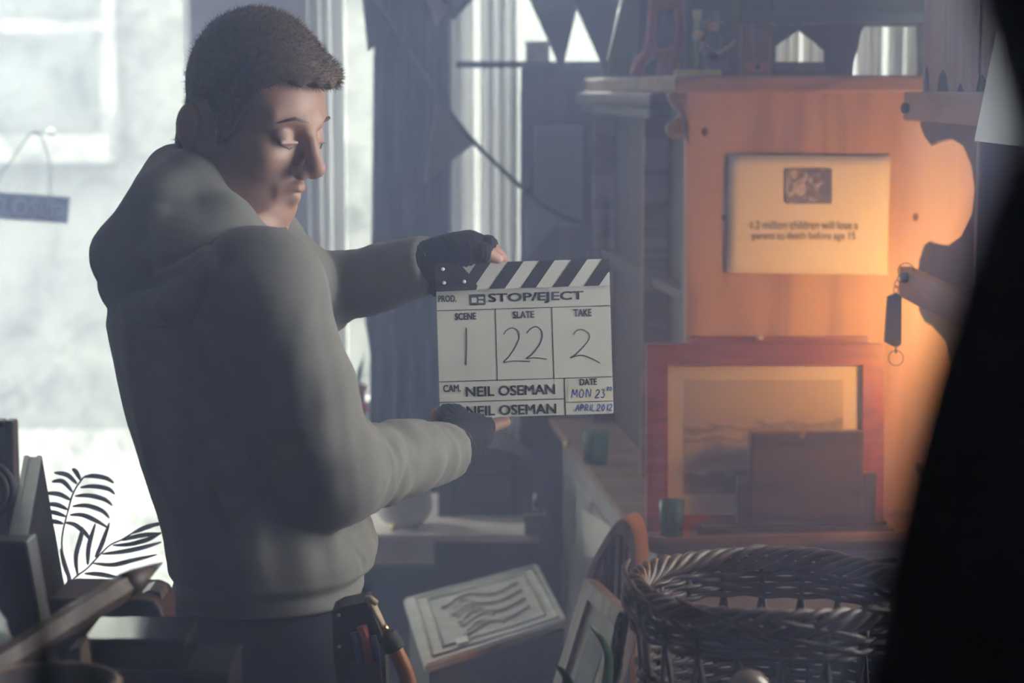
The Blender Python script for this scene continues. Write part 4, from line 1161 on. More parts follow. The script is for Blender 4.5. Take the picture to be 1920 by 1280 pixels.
lathe('head', [(.0001, -.014), (.009, -.010), (.0125, 0), (.010, .010), (.0001, .014)], hd_, Mf('face', (.80, .48, .22)), fg, 16)
lathe('hat', [(.020, .008), (.020, .010), (.0125, .011), (.012, .030), (.0001, .031)], hd_, Mf('grey_hat', (.36, .38, .38)), fg, 18)
lathe('second_head', [(.0001, -.012), (.010, -.008), (.0125, 0), (.010, .008), (.0001, .012)], Fp(1309, 66), Mf('hair', (.85, .58, .16)), fg, 16)
np1 = [Fp(1312, 76), Fp(1343, 94), Fp(1376, 74)]
V = [np1[0] + Vector((0, -.012, 0)), np1[1] + Vector((0, -.020, -.004)), np1[2] + Vector((0, -.012, 0)), np1[0] + Vector((0, -.004, -.016)), np1[1] + Vector((0, -.010, -.012)), np1[2] + Vector((0, -.004, -.012))]
nw = meshobj('newspaper', V, [(0, 1, 4, 3), (1, 2, 5, 4)], Mf('paper', (.9, .82, .72)), fg); nw.modifiers.new('t', 'SOLIDIFY').thickness = .0015
hexa('bench', [(hp1.x - .012, -.022, .010), (hp1.x + .03, -.022, .010), (hp1.x + .03, .022, .010), (hp1.x - .012, .022, .010)] + [(hp1.x - .012, -.022, hp1.z - .014), (hp1.x + .03, -.022, hp1.z - .014), (hp1.x + .03, .022, hp1.z - .014), (hp1.x - .012, .022, hp1.z - .014)], Mf('bench', (.13, .12, .15)), fg, bevel=.002)

# small red-brown box
bo_ = ontop(1422, .10); Yx = bo_.y
bx = thing('red_brown_box', 'small upright red brown wooden box beside the figurine', 'box', bo_)
a0, a1 = W(1391, 142, Yx) - bo_, W(1450, 46, Yx) - bo_
M_rb = wood('red_brown_wood', (.20, .08, .05), (.30, .13, .085), 'z', 18, .5)
box('body', (a0.x, 0, 0), (a1.x, .06, a1.z - .004), M_rb, bx); box('lid', (a0.x - .003, -.003, a1.z - .004), (a1.x + .003, .063, a1.z + .004), M_rb, bx)
box('label_panel', (a0.x + .005, -.003, .006), (a1.x - .004, 0, .026), plain('faded_red_label', (.5, .13, .07), .6), bx, .001)
box('clasp', (-.006, -.004, .012), (.002, -.0005, .022), M_peg, bx, .0008)

# dark green bench-like stand with shaped openings
go = ontop(1590, .14); Yg = go.y
gs = thing('green_painted_stand', 'dark green painted wooden stand with arched openings on the dresser', 'stand', go)
M_dg = plain('dark_green_paint', (.060, .075, .070), .45, .12, 14)
M_dgt = plain('rust_edge_line', (.22, .09, .05), .5)
G = lambda u, v: (u, v)
def gp_(name, px, d0, d1, mat=M_dg):
    base = [W(u, v, Yg) for u, v in px]
    for p, (u, v) in zip(base, px):
        if v >= 138: p.z = ZT
    return bmobj(name, prismbm([(p.x, p.z) for p in base], d0, d1, lambda a, b_, t: Vector((a, Yg + t, b_)) - go), mat, gs)
gp_('left_support', [(1446, 140), (1446, 47), (1500, 47), (1496, 58), (1472, 74), (1454, 87), (1453, 140)], 0, .02)
gp_('middle_support', [(1546, 140), (1546, 95), (1530, 80), (1498, 56), (1500, 47), (1622, 47), (1614, 62), (1608, 92), (1601, 116), (1598, 140)], 0, .02)
gp_('bottom_rail', [(1454, 140), (1454, 116), (1545, 116), (1545, 140)], .001, .018, plain('brown_rail', (.12, .08, .07), .5))
gp_('right_support', [(1722, 140), (1722, 47), (1780, 47), (1780, 140)], 0, .02)
gp_('seat_board', [(1383, 46), (1383, 26), (1790, 22), (1790, 46)], -.02, .14)
gp_('edge_line', [(1500, 45), (1500, 42), (1790, 40), (1790, 43)], -.0225, -.0195, M_dgt)
gp_('trunk_body', [(1386, 25), (1386, -90), (1790, -95), (1790, 21)], -.012, .13)
gp_('trunk_strap', [(1440, 25), (1440, -90), (1449, -90), (1449, 25)], -.015, -.0115, M_dwood)

# ================================================================== BACK OF THE SHOP
M_dcurt = cloth('blue_black_curtain', (.045, .05, .068), .2, 12, .2)
def curtain(name, x0, x1, y, z0, z1, mat, label, folds=6, amp=.014, taper=0.0, bulge=None):
    nx, nz = folds * 6, 30; V = []
    for j in range(nz + 1):
        c = j / nz; z = z0 + (z1 - z0) * c
        xx0 = x0 - taper * (1 - c); 
        if bulge: xx0 -= bulge[1] * math.exp(-((z - bulge[0]) / bulge[2]) ** 2)
        for i in range(nx + 1):
            a = i / nx
            V.append((xx0 + (x1 - xx0) * a, y + amp * math.sin(a * folds * 2 * math.pi + .6 * math.sin(c * 3)), z))
    Fc = [(j * (nx + 1) + i, j * (nx + 1) + i + 1, (j + 1) * (nx + 1) + i + 1, (j + 1) * (nx + 1) + i) for j in range(nz) for i in range(nx)]
    o = meshobj(name, V, Fc, mat, None, True); o.modifiers.new('t', 'SOLIDIFY').thickness = .003
    return tag(o, label, 'curtain')
z600 = WZ(602, 5.08)
curtain('dark_curtain', W(716, 300, 5.08).x, W(850, 300, 5.08).x, 5.08, .02, 2.6, M_dcurt, 'dark blue curtain hanging between the two shop windows', 5, .012, .05, (z600, .016, .02))
M_sheer = translucent('white_sheer_cloth', (.72, .72, .73), .55)
curtain('white_curtain', W(904, 300, 5.10).x, W(971, 300, 5.10).x, 5.10, WZ(845, 5.1), 2.6, M_sheer, 'narrow white curtain gathered at the window behind the clapperboard', 3, .022)
M_sheer2 = translucent('cream_curtain_cloth', (.66, .64, .60), .40)
for i, (u0, u1) in enumerate(((1440, 1500), (1508, 1560), (1610, 1655), (1668, 1695), (1700, 1800))):
    curtain('net_curtain', W(u0, 100, 5.12).x, W(u1, 100, 5.12).x, 5.12, 1.2, 2.5, M_sheer2, 'pale net curtain panel in the window behind the dresser', 3, .012)['group'] = 'net curtain panels behind the dresser'
# tall dark cabinet with a shelf board running into the window
tcab = thing('tall_dark_cabinet', 'tall dark brown cabinet between window and dresser', 'cabinet', (.19, 5.09, 0))
M_tc = wood('purple_brown_wood', (.040, .030, .030), (.075, .058, .056), 'z', 10, .5)
zt = WZ(118, 5.05)
box('body', (-.168, -.07, 0), (.20, .085, zt - .012), M_tc, tcab); box('top_shelf', (-.168, -.09, zt - .012), (.20, .085, zt + .004), M_tc, tcab); box('side_shelf', (-.325, -.09, zt - .012), (-.168, -.02, zt + .004), plain('dark_shelf_edge', (.05, .05, .055), .5), tcab)
box('door', (-.17, -.082, .1), (.0, -.07, zt - .06), M_tc, tcab); box('door', (.005, -.082, .1), (.19, -.07, zt - .06), M_tc, tcab)
pa, pb = W(1001, 236, 5.0), W(1092, 424, 5.0)
gpic = box('grey_print', (0, 0, 0), (pb.x - pa.x, .008, pa.z - pb.z), plain('grey_print_paper', (.21, .20, .20), .8, .08, 6), None, .001)
gpic.location = (pa.x, 4.997, pb.z); tag(gpic, 'plain grey print fixed on the tall dark cabinet', 'print')
def smallbox(name, u0, u1, v0, v1, Y, dep, mat, label, cat, lid=None):
    a, c = W(u0, v1, Y), W(u1, v0, Y)
    t = thing(name, label, cat, (a.x, Y, a.z))
    h = c.z - a.z
    box('body', (0, 0, 0), (c.x - a.x, dep, h * .8), mat, t, .002); box('lid', (-.002, -.002, h * .8), (c.x - a.x + .002, dep + .002, h), lid or mat, t, .002)
    return t
wb = smallbox('white_box', 986, 1030, 79, 116, 4.99, .06, plain('off_white_card', (.5, .48, .46), .8), 'small off-white lidded box on the shelf in the window', 'box')
wb.location.z = zt + .004

# bunting
M_cord = plain('green_grey_cord', (.10, .15, .13), .8)
def flagmat(n, c, t=.35): return translucent('bunting_' + n, c, t)
FM = {'blue': flagmat('slate_blue', (.10, .115, .16), .2), 'pink': flagmat('dusty_pink', (.33, .27, .29), .35), 'lilac': flagmat('pale_lilac', (.36, .36, .40), .4), 'grey': flagmat('grey_blue', (.16, .18, .22), .3)}
YBn = 4.62
def bunting(name, cord, flags, label, Y, cr=.006):
    o = W(cord[0][0], cord[0][1], Y); t = thing(name, label, 'bunting', o)
    tube('cord', [p for p in catmull([W(u, v, Y) - o for u, v in cord], 6)], cr, M_cord, t, 6)
    for k, (tri, c) in enumerate(flags):
        P = [W(u, v, Y + .004 + .012 * i) - o for i, (u, v) in enumerate(tri)]
        n = 6; V = []; Fq = []
        for j in range(n + 1):
            for i in range(n + 1):
                a = i / n; c2 = j / n
                e = P[0].lerp(P[1], a); q = e.lerp(P[2], c2 * .995)
                V.append(q + Vector((0, .008 * math.sin(3 * a + 2.5 * c2 + k) * c2, 0)))
        for j in range(n):
            for i in range(n):
                r = j * (n + 1) + i; Fq.append((r, r + 1, r + n + 2, r + n + 1))
        f = meshobj('flag', V, Fq, FM[c], t, True); f.modifiers.new('t', 'SOLIDIFY').thickness = .0015
    return t
bunting('bunting', [(676, -60), (722, 30), (775, 108), (830, 190), (885, 262), (960, 335), (1035, 398), (1095, 420)],
        [([(672, -60), (742, 60), (690, 96)], 'grey'), ([(735, 48), (790, 130), (715, 98)], 'blue'), ([(818, 174), (890, 268), (795, 342)], 'pink'), ([(978, 350), (1056, 408), (985, 490)], 'lilac')],
        'string of faded triangular bunting sagging down from the dark curtain', YBn)
bunting('bunting', [(690, -30), (800, -24), (900, -18), (1000, -22), (1090, -26), (1190, -40)],
        [([(790, -24), (862, -20), (818, 48)], 'pink'), ([(815, -22), (905, -18), (850, 38)], 'blue'), ([(983, -22), (1092, -26), (1053, 134)], 'grey'), ([(1062, -26), (1170, -36), (1134, 136)], 'blue')],
        'string of dark bunting flags strung across above the window', YBn + .1, .005)

# window seat with things on it
M_bench = plain('pale_bench_paint', (.80, .72, .70), .7, .12, 10)
M_ddark = plain('dark_brown_board', (.05, .045, .045), .7, .2, 8)  # even dark brown shared by bench, chest and frame backing
ws = thing('window_bench', 'low pale bench under the shop windows', 'bench', (-.13, 4.8, 0))
zb = WZ(1002, 4.52)
box('seat', (-.30, -.28, zb - .018), (.19, .20, zb), M_bench, ws)
box('apron', (-.29, -.262, zb - .075), (-.045, -.245, zb - .018), M_bench, ws)
for x in (-.29, .14):
    for y in (-.25, .13): box('leg', (x, y, 0), (x + .04, y + .04, zb - .018), M_ddark, ws)
box('back_board', (-.30, .18, 0), (.19, .20, zb - .018), M_ddark, ws)
def onz(u, v, z): return onplane(u, v, Vector((0, 0, z)), UP)
# white sack
p = onz(760, 985, zb)
sack = SDF(axis_pts([(-.09, .09, .004)]), axis_pts([(-.09, .09, .004)]), axis_pts([(-.004, .2, .004)]))
sack.ell((0, 0, .045), (.066, .06, .05), None, .02); sack.ell((.004, 0, .085), (.052, .05, .05), None, .02); sack.cone((.006, 0, .12), (.010, 0, .15), .026, .036, .02)
sack.apply(lambda x, y, z: -z + 0 * x + 0 * y, (-1, -1, -1), (1, 1, 1), op='max')
V, F = sack.mesh(); nv = vnormals(V, F); V += nv * (.004 * wav(V * np.array((1, 1, .4)), 80, 5))[:, None]
dropto(npmesh('white_sack', V, F, plain('off_white_canvas', (.70, .68, .66), .9, .08, 15)), p, 'small off-white canvas sack standing on the window bench', 'sack')
# dark domed trunk
tp0, tp1 = W(822, 1000, 4.72), W(1000, 1000, 4.72)
tr = thing('domed_trunk', 'dark brown domed wooden trunk on the window bench', 'trunk', (tp0.x, 4.72, zb))
w_ = tp1.x - tp0.x; h_ = WZ(838, 4.72) - zb
prof = [(0, 0), (w_, 0)] + [(w_ * (.5 + .5 * math.cos(a)), h_ * (.62 + .38 * math.sin(a))) for a in [math.pi * k / 12 for k in range(13)]]
M_trk = wood('trunk_wood', (.045, .034, .03), (.085, .064, .055), 'x', 10, .55)
bmobj('trunk_body', prismbm(prof, 0, .2, lambda a, b_, t: Vector((a, t, b_))), M_trk, tr)
for x in (.18, .80):
    box('strap', (w_ * x - .008, -.004, 0), (w_ * x + .008, 0, h_ * .8), M_peg, tr, .001)
box('lid_band', (0, -.003, h_ * .58), (w_, .0, h_ * .63), M_peg, tr, .001)
# lidded tin with a bright top
p = onz(1002, 1004, zb)
tn = thing('small_tin', 'small dark tin with a bright reflective lid on the window bench', 'tin', p)
box('tin_body', (-.022, 0, 0), (.022, .035, .045), plain('dark_tin', (.07, .075, .08), .4), tn)
tnl = box('tin_lid', (-.025, -.003, .045), (.025, .04, .052), plain('bright_lid', (.8, .82, .9), .12, metallic=.9), tn)
p = onz(739, 998, zb)
dropto(lathe('glint_ball', [(.0001, 0)] + [(.010 * math.sin(math.pi * k / 8), .010 - .010 * math.cos(math.pi * k / 8)) for k in range(1, 8)] + [(.0001, .02)], (0, 0, 0), plain('polished_brass', (.85, .62, .3), .12, metallic=1), None, 16), p, 'shiny ball added for a warm glint at the foot of the white sack', 'ornament')  # added ball that stands for a warm glint
# red flowers on the sill
fpo = W(668, 800, 5.13); fpo.z = .83
fl = thing('red_flowers', 'red tulips in a small pot on the window sill', 'flowers', fpo)
lathe('pot', [(.022, 0), (.030, .05), (.027, .05), (.02, .008)], (0, 0, 0), plain('terracotta', (.3, .13, .08), .8), fl, 18)
M_petal = translucent('red_petals', (.55, .06, .08), .4); M_lf = translucent('soft_green_leaf', (.10, .22, .08), .4)
for (du, dv) in ((662, 742), (680, 765), (655, 765)):
    c = W(du, dv, 5.13) - fpo
    tube('stem', [(0, 0, .04), c * .5 + Vector((.002, 0, .02)), c], .002, M_lf, fl, 5)
    lathe('flower_head', [(.0001, -.022), (.012, -.012), (.015, 0), (.011, .014), (.004, .024), (.0001, .018)], c, M_petal, fl, 10)
for a in range(5):
    d_ = Vector((math.cos(a * 1.3), .3 * math.sin(a * 1.3), 0))
    tube('leaf', [(0, 0, .04), d_ * .03 + Vector((0, 0, .08)), d_ * .05 + Vector((0, 0, .10 + .01 * a))], [.006, .008, .001], M_lf, fl, 6, flat=.2)

# CLOSED sign hanging in the window
sa = [W(u, v, 5.08) for u, v in ((-52, 357), (130, 369), (126, 419), (-56, 407))]
so_ = sa[3]
cs = thing('closed_sign', 'slate blue hanging CLOSED sign in the whitewashed window', 'sign', so_)
hexa('sign_board', [p - so_ for p in sa] + [p - so_ + Vector((0, .008, 0)) for p in sa], plain('slate_blue_paint', (.055, .08, .13), .6, .1), cs)
def sfn(x, t, h):
    a = (x + 52) / 182
    top = sa[0].lerp(sa[1], a); bot = sa[3].lerp(sa[2], a)
    return bot.lerp(top, t) - so_ + Vector((0, -.0012, 0))
textmesh('lettering', 'CLOSED', -22, 124, .18, .82, sfn, plain('faded_sign_lettering', (.48, .50, .54), .6), cs, .03)
tube('hanging_cord', catmull([(sa[0] * .75 + sa[1] * .25) - so_, W(0, 332, 5.08) - so_, W(28, 290, 5.08) - so_, W(58, 249, 5.08) - so_, W(74, 252, 5.08) - so_, W(92, 300, 5.08) - so_, (sa[0] * .2 + sa[1] * .8) - so_], 5), .0018, plain('pale_string', (.35, .34, .3), .8), cs, 5)

hk_ = W(66, 250, 5.08) - so_
tube('suction_hook', [hk_ + Vector((0, -.004, 0)), hk_ + Vector((0, .165, 0)), hk_ + Vector((0, .179, 0))], [.003, .003, .012], plain('clear_grey_plastic', (.4, .42, .42), .3), cs, 10)
# ================================================================== LOW DISPLAY TABLE, CARVED CHEST, ARCH, LEANING FRAME
M_tbl = wood('display_table_wood', (.05, .038, .03), (.09, .068, .052), 'x', 12, .5)
ZD = .42
dt = thing('display_table', 'low dark wooden display table below the arched rack', 'table', (.12, 3.2, 0))
box('table_top', (-.16, -.36, ZD - .03), (.16, .33, ZD), M_tbl, dt)
for x in (-.15, .10):
    for y in (-.34, .27): box('leg', (x, y, 0), (x + .04, y + .04, ZD - .03), M_tbl, dt)
zc = .60
cq = [onz(u, v, zc) for u, v in ((757, 1120), (1008, 1055), (1064, 1160), (797, 1246))]
co = sum(cq, Vector()) / 4; co.z = 0
chest = thing('carved_chest', 'carved chest with a pale grey relief lid and dark sides', 'chest', co)
M_stone = plain('chalky_carved_wood', (.56, .55, .53), .85, .16, 22, .3)
def shrink(P, f): 
    c = sum(P, Vector()) / len(P); return [c + (p - c) * f for p in P]
def zset(P, z): return [Vector((p.x, p.y, z)) for p in P]
hexa('lid', zset(cq, zc - .016), M_stone, chest, co) if False else None
hexa('lid', zset(cq, zc - .018) + zset(cq, zc), M_stone, chest, co, .004)
hexa('chest_body', zset(shrink(cq, .93), 0) + zset(shrink(cq, .93), zc - .018), M_ddark, chest, co, .003)
def cl(a, b_, h=0):
    p = cq[0].lerp(cq[1], a).lerp(cq[3].lerp(cq[2], a), b_); return Vector((p.x, p.y, zc + h)) - co
for f in (.06, .14):
    tube('border_ridge', [cl(f, f), cl(1 - f, f), cl(1 - f, 1 - f), cl(f, 1 - f)], .0045, M_stone, chest, 6, True)
for k in range(4):
    y0 = .28 + .14 * k
    tube('carved_leaf', catmull([cl(.22 + .04 * k, y0 + .05), cl(.40, y0 - .06 + .03 * (k % 2)), cl(.58, y0 + .04), cl(.78, y0 - .04)], 5), .0065, M_stone, chest, 6)
    tube('carved_leaf', catmull([cl(.30, y0 + .10), cl(.36 + .05 * k, y0 + .0), cl(.44 + .05 * k, y0 + .08)], 5), .005, M_stone, chest, 6)
tg = [onz(u, v, zc + .006) for u, v in ((853, 1195), (876, 1189), (878, 1201), (856, 1207))]
ptag = hexa('price_tag', zset(tg, zc + .004) + zset(tg, zc + .0055), plain('white_tag', (.8, .8, .84), .7), None, tg[0])
ptag.location = tg[0]; tag(ptag, 'small blank white price tag lying on the carved chest lid', 'price tag')
# arched toast-rack like slatted wooden stand
YA = 3.32
ar_o = W(1150, 1170, YA); ar_o.z = ZD
ar = thing('arched_rack', 'small arched wooden rack with dark slats, lamp orange put into its side colour', 'rack', ar_o)
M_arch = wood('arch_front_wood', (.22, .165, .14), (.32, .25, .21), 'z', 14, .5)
M_aro = wood('arch_side_lamp_orange', (.42, .23, .10), (.6, .36, .17), 'z', 10, .45)  # the lamp's orange light is put into this side colour
outer = [(1068, 1180), (1101, 1077), (1129, 1022), (1152, 987), (1168, 976), (1183, 991), (1191, 1030), (1190, 1090), (1180, 1200)]
inner = [(1084, 1180), (1115, 1069), (1129, 1036), (1148, 1008), (1162, 1001), (1174, 1014), (1180, 1045), (1178, 1090), (1168, 1200)]
oc = catmull([W(u, v, YA) - ar_o for u, v in outer], 5); ic = catmull([W(u, v, YA) - ar_o for u, v in inner], 5)
for s_ in (oc, ic):
    for idx_ in (0, -1):
        s_[idx_].z = 0.0
ev = Vector((.024, .05, 0)); b_ = bmesh.new(); n = len(oc)
vo = [b_.verts.new(p) for p in oc]; vi = [b_.verts.new(p) for p in ic]; vo2 = [b_.verts.new(p + ev) for p in oc]; vi2 = [b_.verts.new(p + ev) for p in ic]
for k in range(n - 1):
    b_.faces.new([vo[k], vo[k + 1], vi[k + 1], vi[k]]); b_.faces.new([vo2[k + 1], vo2[k], vi2[k], vi2[k + 1]])
    b_.faces.new([vi[k], vi[k + 1], vi2[k + 1], vi2[k]])
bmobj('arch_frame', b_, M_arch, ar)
b_ = bmesh.new(); vo = [b_.verts.new(p + ev * .001) for p in oc]; vo2 = [b_.verts.new(p + ev) for p in oc]; vx = [b_.verts.new(p + ev + (p - Vector((.0, 0, .08))).normalized() * .004) for p in oc]; vy = [b_.verts.new(p + (p - Vector((.0, 0, .08))).normalized() * .004) for p in oc]
for k in range(n - 1):
    b_.faces.new([vy[k], vy[k + 1], vx[k + 1], vx[k]]); b_.faces.new([vo[k], vy[k], vy[k + 1], vo[k + 1]][::-1]); b_.faces.new([vo2[k], vx[k], vx[k + 1], vo2[k + 1]])
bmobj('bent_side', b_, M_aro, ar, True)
bb_ = [ic[k] + ev * .9 for k in range(n)]
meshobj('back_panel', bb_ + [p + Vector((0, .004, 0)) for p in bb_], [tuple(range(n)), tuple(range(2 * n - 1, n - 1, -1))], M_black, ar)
for k, (u0, v0, u1) in enumerate(((1124, 1048, 1096), (1136, 1026, 1112), (1148, 1009, 1128), (1161, 1003, 1146), (1172, 1014, 1160))):
    pA = W(u0, v0, YA) - ar_o + ev * .45; pB = W(u1, 1190, YA) - ar_o + ev * .45; pB.z = 0
    tube('slat', [pB, pA], .0035, M_arch if k in (2, 3) else M_dwood, ar, 6)
# leaning picture frame in front
TLp, TRp = W(1101, 1083, 3.22), W(1181, 1160, 3.02)
best = None
for k in range(400):
    yb = 2.75 + k * .002
    BL = W(1038, 1288, yb); dd = abs((BL - TLp).dot(TRp - TLp))
    if best is None or dd < best[0]: best = (dd, BL)
e1 = (TRp - TLp); e2 = (best[1] - TLp); e2n = e2.normalized()
hgt = (TLp.z - ZD - .004) / max(.05, -e2n.z); e2 = e2n * min(hgt, .62)
nrm = e1.cross(e2).normalized()
if nrm.y > 0: nrm = -nrm
LF = lambda a, b_, h=0: TLp + e1 * a + e2 * b_ + nrm * h
lo_ = LF(.5, 1); lf = thing('framed_watercolour', 'brown wooden picture frame with pale mount leaning on the display table', 'picture frame', lo_)
M_lf_w = wood('brown_frame_wood', (.13, .085, .065), (.21, .145, .115), 'z', 20, .45)
def frail(name, quad, h0, h1, mat): return hexa(name, [LF(a, b_, h0) for a, b_ in quad] + [LF(a, b_, h1) for a, b_ in quad], mat, lf, lo_)
fw_ = .17; fh_ = .026 / e2.length * 1.0
frail('frame_rail', [(0, 0), (1, 0), (1 - fw_, fh_), (fw_, fh_)], -.02, .004, M_lf_w); frail('frame_rail', [(0, 1), (fw_, 1 - fh_), (1 - fw_, 1 - fh_), (1, 1)], -.02, .004, M_lf_w)
frail('frame_rail', [(0, 0), (fw_, fh_), (fw_, 1 - fh_), (0, 1)], -.02, .004, M_lf_w); frail('frame_rail', [(1 - fw_, fh_), (1, 0), (1, 1), (1 - fw_, 1 - fh_)], -.02, .004, M_lf_w)
frail('mount', [(fw_ * .9, fh_ * .9), (1 - fw_ * .9, fh_ * .9), (1 - fw_ * .9, 1 - fh_), (fw_ * .9, 1 - fh_)], -.006, -.003, plain('off_white_mount', (.40, .39, .36), .8, .08, 30))
frail('picture', [(fw_ * 1.9, fh_ * 2.6), (1 - fw_ * 1.9, fh_ * 2.6), (1 - fw_ * 1.9, 1 - fh_ * 2.6), (fw_ * 1.9, 1 - fh_ * 2.6)], -.003, -.002, plain('blue_grey_watercolour', (.24, .26, .27), .8, .3, 14))
frail('back_board', [(.02, .004), (.98, .004), (.98, .996), (.02, .996)], -.024, -.019, M_ddark)

# ================================================================== WICKER BASKET, ALOE AND SKITTLE ON A SIDE TABLE
ZS = .80
stb = thing('side_table', 'dark side table carrying the wicker basket', 'table', (.30, 2.22, 0))
box('table_top', (-.24, -.27, ZS - .025), (.24, .26, ZS), M_tbl, stb)
for x in (-.22, .18):
    for y in (-.25, .21): box('leg', (x, y, 0), (x + .04, y + .04, ZS - .025), M_tbl, stb)
M_wick = plain('brown_willow', (.046, .022, .010), .5, .35, 60)
M_wickd = plain('dark_willow', (.024, .012, .006), .55, .3, 60)
bc = Vector((.287, 2.21, ZS)); RB, HB_ = .150, .278
bk = thing('wicker_basket', 'round dark brown wicker basket with braided rim and open lattice band', 'basket', bc)
NS = 40
def rad_at(z): return RB * (.86 + .14 * (z / HB_) ** .8)
for k in range(NS):
    a = 2 * math.pi * k / NS + .03
    path = []
    for z in (0.004, .06, .12, .165):
        path.append(Vector((rad_at(z) * math.cos(a), rad_at(z) * math.sin(a), z)))
    for z, da in ((.185, .15), (.205, .5), (.242, 1.0), (.262, 1.0)):
        sg = 1 if k % 2 else -1
        path.append(Vector((rad_at(z) * math.cos(a + sg * da * .085), rad_at(z) * math.sin(a + sg * da * .085), z)))
    tube('stake', path, .0030, M_wickd, bk, 5)
def weaver(z, amp, ph, r, mat, dz=0.0):
    n_ = 120; P_ = []
    for i in range(n_):
        a = 2 * math.pi * i / n_
        rr = rad_at(z) + amp * math.sin(a * NS / 2 + ph)
        P_.append(Vector((rr * math.cos(a), rr * math.sin(a), z + dz * math.sin(a * 3 + ph * 2) + .0012 * math.sin(a * 7 + z * 900))))
    tube('weaver', P_, r, mat, bk, 5, True)
for j in range(5): weaver(.232 + j * .0062, .0042, math.pi * (j % 2), .0036, M_wick if j % 3 else M_wickd, .0015)
for j in range(28): weaver(.010 + j * .0066, .0042, math.pi * (j % 2), .0036, M_wickd, .001)
# braided rim
for s_ in range(5):
    P_ = []
    for i in range(160):
        a = 2 * math.pi * i / 160; t = a * 9 + s_ * 2 * math.pi / 5
        rr = RB + .008 * math.cos(t); P_.append(Vector((rr * math.cos(a), rr * math.sin(a), HB_ - .004 + .010 * math.sin(t) + .002 * math.sin(a * 5 + s_))))
    tube('rim_strand', P_, .0048, M_wick, bk, 6, True)
# stray rods along the rim
for k in range(26):
    a0 = rng.uniform(0, 6.28); ln = rng.uniform(.35, .8); z0 = HB_ + rng.uniform(-.028, .008)
    P_ = []
    for i in range(9):
        a = a0 + ln * i / 8; rr = RB + .011 + .003 * math.sin(i)
        P_.append(Vector((rr * math.cos(a), rr * math.sin(a), z0 + (.014 - .026 * i / 8))))
    tube('loose_rod', P_, [.0012] + [.0034] * 7 + [.0012], M_wick, bk, 5)
lathe('basket_base', [(.0005, .001), (rad_at(0) - .004, .001), (rad_at(0) - .004, .006), (.0005, .006)], (0, 0, 0), M_wickd, bk, 32)
# loop handle on the left side
hd0 = Vector((-RB - .008, -.015, HB_ - .03))
for s_ in range(3):
    P_ = []
    for i in range(28):
        a = math.pi * (.12 + 1.76 * i / 27)
        P_.append(hd0 + Vector((-.012 * math.sin(a * .5) - .004 + .003 * math.cos(i * 1.1 + s_ * 2.1), .018 * math.sin(a) , -.036 + .036 * math.cos(a) + .003 * math.sin(i * 1.1 + s_ * 2.1))))
    tube('handle_strand', P_, .0038, M_wickd, bk, 5)
# aloe
ao = Vector((.095, 2.07, ZS))
al = thing('aloe_plant', 'small potted aloe with thin green blades beside the basket', 'plant', ao)
lathe('pot', [(.030, 0), (.042, .07), (.045, .07), (.045, .082), (.039, .082), (.036, .06)], (0, 0, 0), plain('terracotta', (.3, .13, .08), .8), al, 22)
lathe('soil', [(.037, .062), (.0005, .066)], (0, 0, 0), plain('dark_soil', (.03, .022, .016), .95), al, 18)
M_aloe = plain('aloe_green', (.06, .13, .055), .45, .2, 40)
for k, (u, v, um, vm) in enumerate(((1106, 1172, 1140, 1225), (1031, 1241, 1062, 1270), (1215, 1300, 1190, 1310), (1150, 1330, 1160, 1360))):
    tipp = W(u, v, 2.06 + .03 * k) - ao; mid = W(um, vm, 2.08 + .02 * k) - ao
    bs_ = Vector((.004 * k - .006, .004 * (k % 2), .060))
    pts_ = catmull([bs_, bs_.lerp(mid, .6) + Vector((0, 0, .006)), mid, tipp], 6)
    tube('leaf', pts_, [.011 * (1 - (i / (len(pts_) - 1)) ** 1.6) + .0006 for i in range(len(pts_))], M_aloe, al, 8, flata=.35)
# wooden skittle in front of the basket
so2 = onz(1404, 1300, ZS); so2 = Vector((W(1404, 1265, 2.0).x, 2.0, ZS))
hk = WZ(1254, 2.0) - ZS
sk_ = thing('wooden_skittle', 'turned brown wooden skittle with a round head before the basket', 'skittle', so2)
M_sk = plain('varnished_brown_wood', (.16, .105, .075), .25, .1, 30)
lathe('skittle_body', [(.022, 0), (.030, .03), (.034, .08), (.026, hk * .62), (.012, hk - .05), (.014, hk - .045), (.0115, hk - .035)], (0, 0, 0), M_sk, sk_, 22)
lathe('skittle_head', [(.0001, hk - .042)] + [(.0225 * math.sin(math.pi * k / 12), hk - .0215 - .0215 * math.cos(math.pi * k / 12)) for k in range(1, 12)] + [(.0001, hk)], (0, 0, 0), M_sk, sk_, 22)

# ================================================================== TOOL POUCH ON THE BELT
M_pouch = plain('black_pouch_canvas', (.010, .011, .014), .7, .2, 60, .2)
po = W(668, 1290, 2.315)
ph_ = thing('tool_pouch', 'dark canvas tool pouch on the belt with a tan leather strap', 'pouch', po)
Q = lambda u, v, d=0: W(u, v, 2.315 + d) - po
def pq_(name, px, d0, d1, mat): 
    base = [W(u, v, 2.315) - po for u, v in px]
    return bmobj(name, prismbm([(p.x, p.z) for p in base], d0, d1, lambda a, b_, t: Vector((a, t, b_))), mat, ph_)
pq_('pouch_back', [(622, 1148), (640, 1138), (690, 1128), (714, 1186), (722, 1225), (726, 1330), (640, 1340), (626, 1240)], 0, .05, M_pouch)
pq_('pen_pocket', [(654, 1240), (712, 1235), (716, 1255), (720, 1330), (655, 1335)], -.014, 0, M_pouch)
for (u, v) in ((635, 1153), (636, 1212)):
    b_ = lathebm([(.0022, 0), (.0018, .0014), (.0002, .0016)], segs=8)
    for q in b_.verts: q.co = Vector((q.co.x, -q.co.z, q.co.y)) + Q(u, v)
    bmobj('stud', b_, M_glint, ph_, True)
M_tan = plain('tan_leather', (.36, .25, .15), .55, .15, 40)
